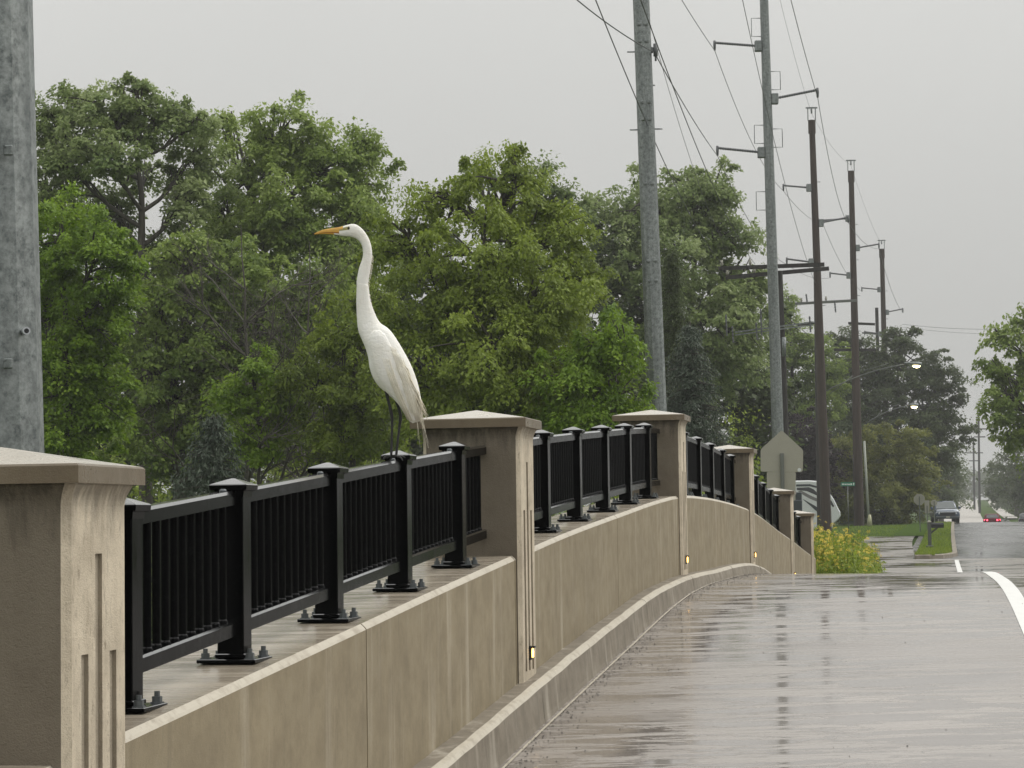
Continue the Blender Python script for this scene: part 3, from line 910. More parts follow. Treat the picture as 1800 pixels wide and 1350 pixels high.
for u, lift in ((1.0, -.006), (.985, .004), (.93, .010), (.75, .013), (.5, .014), (.25, .014), (.02, .014)):
    ring_ = []
    for p in wing_out:
        # shrink toward the feather axis rather than one centre
        ax = np.array(Z_(400, 720)); bx = np.array(Z_(575, 1090)); pp = np.array(p)
        tt = max(0, min(1, np.dot(pp - ax, bx - ax) / np.dot(bx - ax, bx - ax)))
        c_ = ax + (bx - ax) * (.5 + (tt - .5) * (.35 + .65 * u)); c0 = ax + (bx - ax) * tt
        q = c_ + (pp - c0) * u
        ring_.append(on_body(q[0], q[1], lift * (1 - .55 * tt)))
    rs.append(ring_)
mb.rings(rs, 0, True, cap0=False)
wg = mb.build('folded_wing', FE[0], eg)
# lines of long flight feathers on the wing
mb = MB(eo)
fl = [[Z_(470, 740), Z_(510, 860), Z_(548, 960), Z_(575, 1060), Z_(588, 1122)], [Z_(490, 770), Z_(530, 880), Z_(565, 980), Z_(590, 1070), Z_(604, 1118)],
      [Z_(505, 790), Z_(548, 900), Z_(583, 1000), Z_(606, 1070), Z_(616, 1110)], [Z_(440, 800), Z_(480, 920), Z_(520, 1020), Z_(560, 1112)]]
for j, ln in enumerate(fl):
    for k in range(7):
        off = (k - 3) * 2.2
        pts = [on_body(p[0] + off * (1 - .1 * i) + rr_.uniform(-.4, .4), p[1] + off * .25, .011 + .004 * (j % 2) - .0015 * i) for i, p in enumerate(ln)]
        mb.tube(pts, [.0012, .0034, .0036, .0028, .0006], 4, mi=0, smooth=True)
mb.build('flight_feathers', feather_mat('cream flight feathers', (.80, .77, .68), (.74, .70, .58)), wg)['kind'] = 'stuff'
# back plumes trailing past the tail
mb = MB(eo)
ends = [(Z_(655, 1250), 1.0), (Z_(662, 1268), .9), (Z_(640, 1235), .8), (Z_(612, 1240), .7), (Z_(600, 1200), .6), (Z_(645, 1085), 1), (Z_(640, 1075), 1), (Z_(634, 1090), 1), (Z_(628, 1100), 1), (Z_(622, 1110), 1), (Z_(616, 1120), 1), (Z_(650, 1100), .8)]
for i in range(44):
    e, wd = ends[i % 5] if i < 6 else ends[5 + i % 7]
    v_ = rr_.random(); s0 = Z_(438 + 45 * v_ + rr_.uniform(-8, 8), 700 + 110 * v_)
    m1 = Z_(548 + rr_.uniform(-14, 12), 880 + rr_.uniform(-30, 30)); m2 = Z_(600 + rr_.uniform(-14, 9), 1000 + rr_.uniform(-30, 30))
    e = (e[0] + rr_.uniform(-2, 2), e[1] + rr_.uniform(-6, 6))
    dy = rr_.uniform(-.03, .02)
    pts = [on_body(s0[0], s0[1], .004), on_body(m1[0], m1[1], .006) + Vector((0, dy, 0)) * .3, bp(m2, -.03 + dy * .6), bp(((m2[0] + e[0])/2 + rr_.uniform(-1, 1), (m2[1] + e[1])/2), -.02 + dy), bp(e, -.012 + dy)]
    thin = .85 if e[1] < 745 else .55
    mb.tube(pts, [.0012, .003, .0032 * thin, .0017 * thin, .0004], 4, smooth=True)
# loose feather tips along the nape and back
for i in range(70):
    u = rr_.random()
    d = dense[int(len(dense) * (.42 + .36 * u))]
    p = Vector(d[:3]); lo = Vector(d[3:6]); n_ = (p - lo).normalized()
    dn_ = Vector((.25, 0, -1)).normalized()
    mb.tube([p - n_ * .004 + Vector((0, rr_.uniform(-.008, .008), 0)), p + n_ * .001 + dn_ * .008, p + n_ * rr_.uniform(.001, .0045) + dn_ * rr_.uniform(.012, .020)], [.0022, .0018, .0003], 4)
mb.build('plumes', feather_mat('cream plumes', (.80, .76, .66), (.72, .66, .52)), eg)['kind'] = 'stuff'

# ------------------------------------------------------------------ poles, wires, lamps
def at_line(a, b, py):
    u = (py - a[1]) / (b[1] - a[1]); return (a[0] + (b[0] - a[0]) * u, py)
def pole(name, label, Y, a, b, r0, r1, mat, group, top_py, sides=12, bands=()):
    """a, b: two pixels on its axis; foot at the ground, top at pixel row top_py; r0/r1 radius at foot/top"""
    foot_px = at_line(a, b, 960)
    g = ground(foot_px[0], Y)
    top = P(*at_line(a, b, top_py), Y)
    # follow the axis down to the ground
    A = P(*a, Y); B = P(*b, Y); d = (A - B).normalized()
    foot = B - d * ((B.z - g.z) / d.z)
    foot.z -= .15
    root = empty(name, foot, label, 'pole', group)
    mb = MB(foot); n = 14
    rs = []
    ph = math.pi / sides
    for i in range(n):
        u = i / (n - 1); c = foot.lerp(top, u); r = r0 + (r1 - r0) * u
        rs.append([c + Vector((r*math.cos(ph + k*2*math.pi/sides), r*math.sin(ph + k*2*math.pi/sides), 0)) for k in range(sides)])
    mb.rings(rs, 0, sides > 14)
    mb.build('shaft', mat, root)
    def rad(z): return r0 + (r1 - r0) * (z - foot.z) / (top.z - foot.z)
    return root, foot, top, rad, (a, b, Y)
def arm(pr, tip, at_py, side):
    """a line-post insulator from the pole to its tip pixel, with its mount"""
    root, foot, top, rad, (a, b, Y) = pr
    c = P(*at_line(a, b, at_py), Y); t = P(*tip, Y)
    r = rad(c.z)
    st = c + Vector((side * (r + .02), 0, 0))
    d = t - st; L = d.length
    mb = MB(foot)
    mb.box(st + Vector((side * .12, 0, 0)), (.34, .34, .52), bev=.03)
    br = mb.build('arm_bracket', M['galv'], root)
    mb = MB(foot)
    n = 34; pts = [st + d * (.1 + .9 * i / n) for i in range(n + 1)]
    mb.tube(pts, [.075 if i % 2 else .05 for i in range(n + 1)], 8, smooth=False)
    ins = mb.build('insulator_arm', M['polymer'], root)
    mb = MB(foot)
    mb.tube([t + Vector((0, 0, .1)), t - Vector((0, 0, .12)), t - Vector((0, 0, .38))], [.06, .07, .05], 8)
    mb.build('wire_clamp', M['polymer'], ins)
    return t - Vector((0, 0, .38))
def clip(pr, px, py, side, h=.9, w_=.45):
    root, foot, top, rad, (a, b, Y) = pr
    c = P(*at_line(a, b, py), Y); r = rad(c.z)
    x0 = c + Vector((side * (r - .01), -.02, 0)); 
    mb = MB(foot)
    mb.tube([x0 + Vector((0, 0, h/2)), x0 + Vector((side*w_, 0, h/2)), x0 + Vector((side*w_, 0, -h/2)), x0 + Vector((0, 0, -h/2))], .022, 5)
    mb.build('step_loop', M['galv'], root)
g1 = 'tall steel line poles'
p0 = pole('power_pole', 'thick galvanised steel pole at the left edge behind the nearest pillar', 12.0, (-28, 0), (-12, 780), .285, .22, M['galv'], g1, -2600)
p1 = pole('power_pole', 'grey galvanised steel pole rising behind the third pillar', 61, (1127, 0), (1155, 720), .285, .20, M['galv'], g1, -520)
p2 = pole('power_pole', 'grey galvanised steel pole with side arms rising behind the pentagon sign', 110, (1343, 0), (1367, 755), .31, .20, M['galv'], g1, -110)
p3 = pole('power_pole', 'tall brown pole with side arms, nearest of the three brown ones', 156, (1427, 215), (1452, 905), .37, .20, M['rust'], g1, 212)
p4 = pole('power_pole', 'tall brown pole with a guard at its foot, middle of the three brown ones', 185, (1496, 300), (1511, 935), .40, .21, M['rust'], g1, 301)
p5 = pole('power_pole', 'farthest tall dark brown pole above the dark tree', 228, (1550, 435), (1556, 680), .34, .22, M['rust'], g1, 438)
# near pole details: step stud and ladder clips
root, foot, top, rad, _ = p0
mb = MB(foot); c = P(58, 588, 12.0); c.y = foot.y - .20
dv = Vector((.45, -.9, 0)).normalized()
mb.tube([c - dv * .06, c + dv * .012], .016, 10); mb.tube([c + dv * .010, c + dv * .034], [.021, .021], 12)
st_ = mb.build('step_stud', M['chrome'], root)
mb = MB(foot); mb.tube([c + dv * .0345, c + dv * .036], .013, 12); mb.build('socket', M['mail_black'], st_)
for py in (278, 645):
    for px_ in (6, 33):
        c = P(px_, py, 12.0); dx = c.x - foot.x; c.y = 12.0 - math.sqrt(max(.01, rad(c.z)**2 - dx*dx)) + .004
        mb = MB(foot); mb.box(c, (.05, .022, .055), bev=.006); mb.tube([c + Vector((-.018, -.01, .02)), c + Vector((-.018, -.02, .02))], .008, 6); mb.build('ladder_clip', M['galv'], root)
# mid pole: clips, insulator bracket
root, foot, top, rad, _ = p1
for py in (45, 75, 182, 212, 325, 460, 495, 590, 640):
    c = P(*at_line((1127, 0), (1155, 720), py), 61)
    for s_ in (-1, 1):
        if random.Random(py * s_).random() < .25: continue
        mb = MB(foot); mb.box(c + Vector((s_ * .09, -rad(c.z) * .94, 0)), (.11, .06, .07), bev=.01); mb.build('ladder_clip', M['galv'], root)
for py, s_ in ((88, 1), (91, -1), (227, 1), (228, -1), (150, 1)):
    c = P(*at_line((1127, 0), (1155, 720), py), 61)
    mb = MB(foot); mb.tube([c + Vector((s_*rad(c.z)*.9, 0, 0)), c + Vector((s_*(rad(c.z) + (.2 if py != 150 else .05)), 0, 0))], .02, 6); mb.build('step_bolt', M['galv'], root)
c = P(1149, 88, 61)
mb = MB(foot); mb.box(c - Vector((.08, 0, 0)), (.14, .12, .16), bev=.02); mb.tube([c + Vector((.05, 0, .17)), c + Vector((.05, 0, -.17))], [.06, .06], 8); mb.tube([c + Vector((.05, 0, -.17)), c + Vector((.05, 0, -.3))], .03, 6)
mb.build('insulator', M['polymer'], root)
C1 = P(1150, 92, 61)
for px, py, s_ in ((0, 48, -1), (0, 142, 1), (0, 236, -1), (0, 243, 1), (0, 353, -1)): clip(p2, px, py, s_)
A2 = arm(p2, (1256, 75), 81, -1); B2 = arm(p2, (1437, 158), 174, 1); C2 = arm(p2, (1261, 260), 268, -1)
A3 = arm(p3, (1377, 326), 330, -1); B3 = arm(p3, (1491, 382), 392, 1); C3 = arm(p3, (1383, 455), 461, -1)
A4 = arm(p4, (1447, 387), 384, -1); B4 = arm(p4, (1545, 429), 436, 1); C4 = arm(p4, (1459, 480), 484, -1)
A5 = arm(p5, (1515, 506), 509, -1); B5 = arm(p5, (1587, 543), 549, 1); C5 = arm(p5, (1520, 583), 587, -1)
for pr, Y in ((p3, 156), (p4, 185), (p5, 228)):
    root, foot, top, rad, _ = pr
    mb = MB(foot)
    mb.tube([top - Vector((0, 0, .9)), top + Vector((0, 0, .02))], rad(top.z) + .06, 10, smooth=False)
    mb.build('top_band', M['rust'], root)
    mb = MB(foot)
    h = .85
    for s_ in (-1, 1): mb.box(top + Vector((s_*.26, 0, h/2)), (.06, .08, h))
    mb.box(top + Vector((0, 0, h + .04)), (.8, .12, .09)); mb.tube([top + Vector((0, 0, h)), top + Vector((0, 0, h - .35))], .06, 6)
    mb.build('shield_bracket', M['galv'], root)
    for q in range(4):
        c = foot.lerp(top, .55 + .1 * q); mb = MB(foot); mb.tube([c + Vector((rad(c.z)*.9, 0, 0)), c + Vector((rad(c.z) + .22, 0, 0))], .025, 5); mb.build('step_bolt', M['galv'], root)
# guy guard beside the middle brown pole
mb = MB(p4[1]); a_, b_ = P(1519, 775, 183), ground(1527, 183)
mb.tube([b_, a_], .10, 8); gg = mb.build('guy_guard', plain('pale plastic guard', (.30, .32, .27), .5), p4[0])
mb = MB(p4[1]); b2 = ground(1528, 183); mb.tube([b2, b2 + Vector((0, 0, .95))], [.24, .13], 8); mb.build('guard_foot', plain('pale yellow plastic', (.42, .42, .26), .5), gg)
# old timber poles alongside
g2 = 'old timber poles beside the steel ones'
w1 = pole('timber_pole', 'dark timber pole with a double crossarm hidden behind the grey pole by the sign', 113.5, (1371, 478), (1381, 755), .17, .13, M['wood'], g2, 476)
w2 = pole('timber_pole', 'short dark timber pole against the nearest brown pole', 157.5, (1435, 495), (1442, 905), .24, .19, M['wood'], g2, 495)
w3 = pole('timber_pole', 'short dark timber pole against the middle brown pole', 186.5, (1500, 545), (1506, 905), .26, .2, M['wood'], g2, 545)
w4 = pole('timber_pole', 'thin timber pole just left of the farthest brown pole', 231, (1541, 541), (1545, 700), .2, .17, M['wood'], g2, 541)
def crossarm(pr, a, b, Y, hh=.12, mat='wood', ins=(), name='crossarm'):
    root, foot = pr[0], pr[1]
    A, B = P(*a, Y), P(*b, Y)
    d = (B - A); L = d.length; ang = math.atan2(-d.z, d.x)
    mb = MB(foot); R = Matrix.Rotation(ang, 3, 'Y')
    mb.box((A + B) / 2, (L, .10, hh * 2), tilt=R)
    o = mb.build(name, M[mat], root)
    for u in ins:
        c = A.lerp(B, u); mb = MB(foot)
        mb.tube([c + Vector((0, 0, hh)), c + Vector((0, 0, hh + .12)), c + Vector((0, 0, hh + .2)), c + Vector((0, 0, hh + .3))], [.03, .09, .05, .07], 8)
        mb.build('insulator', M['signback'], o)
crossarm(w1, (1263, 472), (1449, 465), 112.9, .10, 'wood', (.03, .3))
crossarm(w1, (1275, 488), (1457, 472), 114.1, .10, 'wood', (.02, .28))
crossarm(w1, (1292, 584), (1430, 566), 113.2, .035, 'galv', name='equipment_arm')
crossarm(w1, (1292, 589), (1430, 571), 113.2, .03, 'galv', name='equipment_arm')
def fuse(pr, x, y0, y1, Y, r=.055):
    mb = MB(pr[1]); a, b = P(x, y0, Y), P(x + 2, y1, Y); n = 9
    mb.tube([a.lerp(b, i/n) for i in range(n+1)], [r if i % 2 else r*.6 for i in range(n+1)], 7, smooth=False)
    mb.build('fuse_cutout', M['polymer'], pr[0])
for x, y0, y1 in ((1287, 573, 602), (1329, 567, 597), (1276, 553, 590), (1337, 543, 590), (1423, 556, 584)): fuse(w1, x, y0, y1, 112.9)
mb = MB(w1[1]); a, b = P(1378, 593, 112.8), P(1378, 626, 112.8); mb.tube([a, b], .11, 8); mb.build('transformer_can', M['galv'], w1[0])
mb = MB(w1[1]); mb.box(P(1357, 470, 109.75), (.45, .02, .17)); mb.build('arm_band', M['galv'], w1[0])
crossarm(w2, (1398, 534), (1506, 528), 157.1, .09, 'post', (.1, .5))
crossarm(w2, (1402, 572), (1440, 567), 157.1, .05, 'wood')
for x, y0, y1 in ((1467, 528, 549), (1433, 530, 560), (1423, 556, 584), (1417, 517, 532)): fuse(w2, x, y0, y1, 156.9, .07)
crossarm(w3, (1491, 568), (1538, 570), 186.1, .10, 'wood')
crossarm(w3, (1466, 615), (1540, 615), 186.1, .12, 'wood')
crossarm(w4, (1515, 585), (1548, 588), 230.6, .08, 'post')
crossarm(w4, (1487, 633), (1552, 630), 230.6, .10, 'post')

def wire(a, b, sag, label, r=.016, n=26):
    a, b = Vector(a), Vector(b)
    pts = []
    for i in range(n + 1):
        u = i / n; p = a.lerp(b, u); p.z -= 4 * sag * u * (1 - u); pts.append(p)
    mb = MB(a); mb.tube(pts, r, 5, caps=False)
    o = mb.build('power_line', M['wire']); o.location = a
    tag(o, label, 'wire', 'overhead wires')
wire(P(1010, -345, 61), A2, .35, 'overhead wire reaching the upper left arm of the pole behind the sign')
wire(A2, A3, 1.0, 'overhead wire between the upper left arms of the sign-side and nearest brown poles')
wire(A3, A4, .4, 'overhead wire between the upper left arms of the first two brown poles')
wire(P(1290, -430, 61), B2, .5, 'overhead wire reaching the right arm of the pole behind the sign')
wire(B2, B3, 1.2, 'overhead wire from the right arm of the sign-side grey pole to the nearest brown pole')
wire(B3, B4, .5, 'overhead wire between the right arms of the first two brown poles')
wire(B4, B5, .8, 'overhead wire between the right arms of the last two brown poles')
wire(P(700, -330, 40), C1, .5, 'overhead wire coming in from the upper left to the pole behind the third pillar')
wire(C1, C2, .15, 'overhead wire between the two grey poles, ending at the lower left arm')
wire(C2, C3, 1.0, 'overhead wire between the lower left arms of the sign-side and nearest brown poles')
wire(C3, C4, .4, 'overhead wire between the lower left arms of the first two brown poles')
wire(A4, A5, .8, 'overhead wire between the left arms of the last two brown poles')
sh = lambda pr: pr[2] + Vector((0, 0, .5))
wire(P(1330, -180, 110), sh(p3), .7, 'thin shield wire reaching the top of the nearest brown pole', .009)
wire(sh(p3), sh(p4), .5, 'thin shield wire between the tops of the first two brown poles', .009)
wire(sh(p4), sh(p5), .6, 'thin shield wire between the tops of the last two brown poles', .009)
wire(P(640, -1080, 22), P(1270, 464, 112.9), 1.3, 'leftmost overhead wire, passing behind the pole at the third pillar', .013, 50)
wire(P(830, -860, 26), P(1327, 464, 112.9), 1.2, 'overhead wire crossing behind the grey pole at the third pillar toward the double crossarm', .013, 50)
wire(P(1245, -290, 70), P(1434, 500, 157), 1.6, 'overhead wire crossing behind the grey pole by the sign toward the nearest timber pole', .014, 40)
wire(P(1108, -90, 58), P(1300, 470, 113), 1.4, 'faint thin wire between the two grey poles above the tall maple', .008, 40)
wire(P(1586, 570, 232), P(1830, 575, 232), .35, 'upper of two wires crossing above the far road', .018)
wire(P(1586, 575, 232), P(1830, 585, 232), .35, 'lower of two wires crossing above the far road', .014)
wire(P(1545, 700, 300), P(1830, 636, 300), .6, 'faint distant wire crossing low above the far road', .014)

def street_light(a, b, head, Y, label):
    """mast arm from pixel a to b, lamp head centred at pixel head"""
    A, B, Hc = P(*a, Y), P(*b, Y), P(*head, Y)
    root = empty('street_light', A, label, 'street light', 'lit street lights')
    mb = MB(A); pts = []
    for i in range(9):
        u = i / 8; p = A.lerp(B, u); p.z += .25 * math.sin(u * math.pi) ; pts.append(p)
    mb.tube(pts, .035, 7)
    for u in (.05, .5): mb.tube([A.lerp(B, u) - Vector((0, 0, .3 if u < .1 else -.5)), A.lerp(B, u + .3) + Vector((0, 0, .42))], .02, 5)
    mb.build('mast_arm', M['post'], root)
    mb = MB(A); rs = []
    x0 = B.x - Hc.x
    for u, r in ((0, .07), (.15, .12), (.5, .17), (.8, .2), (1, .16)):
        c = B.lerp(Hc + Vector((.35, 0, 0)), u)
        rs.append([c + Vector((0, r*math.cos(k*.785)*1.1, r*math.sin(k*.785)*.7 + .08)) for k in range(8)])
    mb.rings(rs, 0, True); h = mb.build('lamp_head', M['galv'], root)
    mb = MB(A); rs = []
    for a_ in (0, .4, .8, 1.2, 1.57):
        rs.append([Hc + Vector((.27*math.cos(a_)*math.cos(k*.6283), .17*math.cos(a_)*math.sin(k*.6283), -.03 - .16*math.sin(a_))) for k in range(10)])
    mb.rings(rs, 0, True); mb.build('lamp_lens', M['street_lamp'], h)
street_light((1450, 688), (1590, 640), (1611, 642), 156, 'lit street light on a long arm from the nearest brown pole')
street_light((1521, 745), (1597, 713), (1607, 714), 185, 'lower lit street light on the middle brown pole')
for px, py, Y, pyb, lab in ((1722, 728, 480, 890, 'tall far utility pole with a crossarm in the gap above the far road'), (1713, 770, 560, 890, 'small far utility pole left of the taller one in the gap')):
    q = pole('timber_pole', lab, Y, (px - 2, py), (px, pyb), .28, .2, M['wood'], 'far utility poles', py, 8)
    crossarm(q, (px - 22, py + 26), (px + 15, py + 26), Y, .12)
    crossarm(q, (px - 10, py + 40), (px + 10, py + 40), Y, .12)

# ------------------------------------------------------------------ signs
def slab(root, name, pix, Y, th, mat, org_):
    mb = MB(org_); poly = [P(x, y, Y) for x, y in pix]; mb.prism(poly, (0, th, 0)); return mb.build(name, mat, root)
def round_corner(pix, r=3, n=3):
    out = []
    for i, p in enumerate(pix):
        a = Vector((*pix[i-1], 0)); b = Vector((*p, 0)); c = Vector((*pix[(i+1) % len(pix)], 0))
        u = (a - b).normalized() * r; v = (c - b).normalized() * r
        for k in range(n + 1):
            s = k / n; q = (b + u) * (1-s)**2 + b * 2*s*(1-s) + (b + v) * s*s; out.append((q.x, q.y))
    return out
SY = 54.0
g = ground(1374, SY)
sg = empty('road_sign', g, 'bare back of a large pentagon road sign with a plate below it', 'sign')
slab(sg, 'sign_plate', round_corner([(1374, 756), (1412, 791), (1411, 830), (1337, 829), (1337, 790)], 4), SY, .006, M['signback'], g)
slab(sg, 'lower_plate', round_corner([(1348, 829.6), (1399, 830), (1398, 880), (1348, 880)], 3), SY + .004, .006, M['signback'], g)
mb = MB(g); pt = P(1374, 797, SY); mb.box(Vector((pt.x, SY - .045, (pt.z + g.z)/2)), (.085, .05, pt.z - g.z)); 
mb.box(Vector((pt.x, SY - .0725, (pt.z + g.z)/2)), (.045, .006, pt.z - g.z))
mb.build('post', M['post'], sg)
mb = MB(g); q = P(1405, 826, SY); mb.tube([q + Vector((0, -.002, 0)), q + Vector((0, -.02, 0))], .045, 10); mb.build('corner_tag', M['white'], sg)
# green street name blades
SY2 = 150
g = ground(1491, SY2); sn = empty('street_name_sign', g, 'small green street name sign on a thin post beside the camper', 'sign')
mb = MB(g); tz = P(1490, 855, SY2).z; mb.tube([g, Vector((g.x, g.y, tz + .1))], .03, 8); mb.build('post', M['post'], sn)
bl = slab(sn, 'name_blade', [(1478, 847.5), (1503, 847.5), (1503, 854.5), (1478, 854.5)], SY2 - .04, .01, M['green_sign'], g)
mb = MB(g)                                    # the blade's lettering is too small to read: a pale broken band, as it looks
for x0, x1, y0, y1 in ((1480, 1484, 850, 852.5), (1484.6, 1488, 850.4, 852.5), (1488.6, 1490, 850, 852.5), (1490.6, 1494.5, 850.4, 852.5), (1495, 1497.6, 849.6, 852.6), (1499.6, 1501.4, 848.6, 853)):
    mb.prism([P(x, y, SY2 - .045) for x, y in ((x0, y0), (x1, y0), (x1, y1), (x0, y1))], (0, .004, 0))
mb.build('lettering', M['sign_text'], bl)
def back_sign(label, px, py, r_px, Y, shape, h=None):
    g = ground(px, Y); root = empty('road_sign', g, label, 'sign', 'small sign backs by the pickup')
    c = P(px, py, Y); r = r_px * Y / F
    mb = MB(g)
    if shape == 'oct': poly = [c + Vector((r*math.cos(math.pi/8 + k*math.pi/4), 0, r*math.sin(math.pi/8 + k*math.pi/4))) for k in range(8)]
    else: poly = [c + Vector((x*r, 0, z*r*h)) for x, z in ((-1, -1), (1, -1), (1, 1), (-1, 1))]
    mb.prism(poly, (0, .008, 0)); mb.build('sign_plate', M['signback'], root)
    mb = MB(g); mb.box(Vector((c.x, Y - .03, (g.z + c.z + r*.5)/2)), (.06, .05, c.z + r*.5 - g.z)); mb.build('post', M['post'], root)
back_sign('round-looking back of a stop sign at the bush edge', 1616, 878, 10.5, 140, 'oct')
back_sign('narrow rectangular sign back between the stop sign and the pickup', 1629.5, 891, 4.2, 150, 'rect', 2.7)
back_sign('small round sign back just left of the pickup windscreen', 1642, 884, 6, 160, 'oct')

# ------------------------------------------------------------------ mailbox, cabinet, camper, vehicles
MY = 99.0
g = T(MY, 1.0); g = ground(1633, MY); g.z = prof(MY) + .13
mbx = empty('mailbox', g, 'black mailbox on a grey timber post in the grass verge', 'mailbox')
mb = MB(g); mb.box(g + Vector((0, 0, .55)), (.13, .13, 1.1)); mb.box(g + Vector((0, 0, .06)), (.3, .25, .1), bev=.03); mb.tube([g + Vector((.02, 0, .62)), g + Vector((.34, 0, .86))], .04, 4); mb.build('post', M['mail_post'], mbx)
mb = MB(g); 
mb.rings([[g + Vector((s_*.085, t_*.085, z)) for s_, t_ in ((-1, -1), (1, -1), (1, 1), (-1, 1))] for s, z in ((1, 1.1), (1, 1.14))]); mb.add([g + Vector((a*.085, b*.085, 1.14)) for a, b in ((-1, -1), (1, -1), (1, 1), (-1, 1))] + [g + Vector((0, 0, 1.2))], [(0, 1, 4), (1, 2, 4), (2, 3, 4), (3, 0, 4)])
mb.build('post_cap', M['signback'], mbx)
mb = MB(g); rs = []
for x in (.08, .60):
    rs.append([g + Vector((x, yy, zz + .86)) for yy, zz in ((-.1, 0), (.1, 0), (.1, .14), (.075, .2), (.03, .23), (-.03, .23), (-.075, .2), (-.1, .14))])
mb.rings(rs); bx_ = mb.build('box', M['mail_black'], mbx)
mb = MB(g); mb.box(g + Vector((.605, 0, .96)), (.012, .2, .2), bev=.004); mb.build('door', M['mail_black'], bx_)
# dark cabinet between sign and camper
g = ground(1397, 96); ca = empty('utility_cabinet', g, 'dark utility cabinet half hidden between the sign plate and the white camper', 'cabinet')
a, b = P(1386, 881, 96), P(1410, 866, 96)
mb = MB(g); mb.box(Vector(((a.x+b.x)/2, 96.3, (g.z + a.z)/2)), (b.x-a.x, .5, a.z - g.z + .1), bev=.03); mb.build('cabinet', M['stripe_dark'], ca)
x1 = P(1399, 866, 96).x; mb = MB(g); mb.box(Vector(((x1+b.x)/2, 96.3, (a.z + b.z)/2)), (b.x-x1, .4, b.z - a.z + .05), bev=.03); mb.build('upper_box', M['stripe_dark'], ca)
# camper
CY = 168.0
g = ground(1420, CY); cp = empty('camper_trailer', g, 'white camper with a raked nose and dark swoosh stripes behind the nearest brown pole', 'camper')
prof_px = [(1352, 846), (1423, 844.3), (1436, 845.5), (1442, 847.5), (1447, 852), (1457, 864), (1466, 877), (1470, 885), (1473, 892), (1477.5, 900), (1478, 907), (1474, 913), (1466, 920), (1460, 938), (1456, 950), (1352, 950)]
mb = MB(g); rs = []
for dy, k in ((0, .97), (.12, 1.0), (2.25, 1.0), (2.4, .97)):
    cx_, cz_ = 1415, 900
    rs.append([P(cx_ + (x-cx_)*k, cz_ + (y-cz_)*k, CY) + Vector((0, dy, 0)) for x, y in prof_px])
mb.rings(rs); mb.build('body', M['white'], cp)
def decal(name, pix, mat, dy=-.006, parent=None):
    cx_, cz_ = 1415, 900
    mb = MB(g); mb.prism([P(cx_ + (x-cx_)*.97, cz_ + (y-cz_)*.97, CY) + Vector((0, dy, 0)) for x, y in pix], (0, .02, 0)); return mb.build(name, mat, parent or cp)
decal('roof_band', [(1399, 850), (1424, 849.5), (1436, 853), (1444, 859), (1448, 866), (1444, 862), (1436, 856.5), (1424, 853.5), (1399, 854)], M['stripe_dark'])
decal('side_window', [(1400, 856), (1422, 855), (1431, 859), (1438, 866), (1444, 874), (1432, 868), (1418, 862), (1400, 860)], M['glass'])
decal('grey_stripe', [(1402, 862), (1408, 861), (1425, 870), (1447, 880), (1458, 886), (1458, 890), (1446, 885), (1424, 876), (1410, 868)], M['stripe_grey'])
decal('dark_stripe', [(1410, 876), (1416, 879), (1430, 887), (1445, 896), (1458, 903), (1460, 911), (1455, 916), (1446, 911), (1436, 899), (1424, 888)], M['stripe_dark'])
decal('nose_window', [(1458, 873), (1463, 880), (1468, 889), (1466, 892), (1460, 884), (1456, 876)], M['glass'])
for px in (1385, 1400):
    mb = MB(g); c = P(px, 900, CY + .15); c.z = g.z + .36; mb.tube([c + Vector((0, -.02, 0)), c + Vector((0, .2, 0))], .36, 16); wv = mb.build('wheel', M['tyre'], cp)
    mb = MB(g); mb.tube([c + Vector((0, -.04, 0)), c + Vector((0, 0, 0))], .2, 12); mb.build('rim', M['chrome'], wv)
mb = MB(g); mb.box(Vector((P(1405, 900, CY).x, CY + 1.2, g.z + .45)), (2.6, 1.8, .25)); mb.build('chassis', M['mail_black'], cp)

def wheels(root, track, axle, r, w_, zo=0):
    for s_ in (-1, 1):
        for y in axle:
            mb = MB(); c = Vector((s_*track, y, r))
            mb.tube([c - Vector((w_/2, 0, 0)), c - Vector((w_/2 - .03, 0, 0)), c + Vector((w_/2 - .03, 0, 0)), c + Vector((w_/2, 0, 0))], [r*.93, r, r, r*.93], 18)
            wh = mb.build('wheel', M['tyre'], root)
            mb = MB(); mb.tube([c + Vector((s_*(w_/2 - .01), 0, 0)), c + Vector((s_*(w_/2 + .01), 0, 0))], r*.62, 12); mb.build('rim', M['chrome'], wh)
def loft(root, name, secs, mat, smooth=True):
    """secs: (y, half width, z bottom, z top, crown)"""
    mb = MB(); rs = []
    for y, hw, z0, z1, tw in secs:
        rs.append([Vector((x, y, z)) for x, z in ((-hw*.94, z0), (hw*.94, z0), (hw, z0 + (z1-z0)*.25), (hw, z0 + (z1-z0)*.7), (hw*tw, z1), (0, z1 + .02), (-hw*tw, z1), (-hw, z0 + (z1-z0)*.7), (-hw, z0 + (z1-z0)*.25))])
    mb.rings(rs, 0, smooth); return mb.build(name, mat, root)
def quad(root, name, pts, mat, th=(0, -.015, 0)):
    mb = MB(); mb.prism([Vector(p) for p in pts], th); return mb.build(name, mat, root)
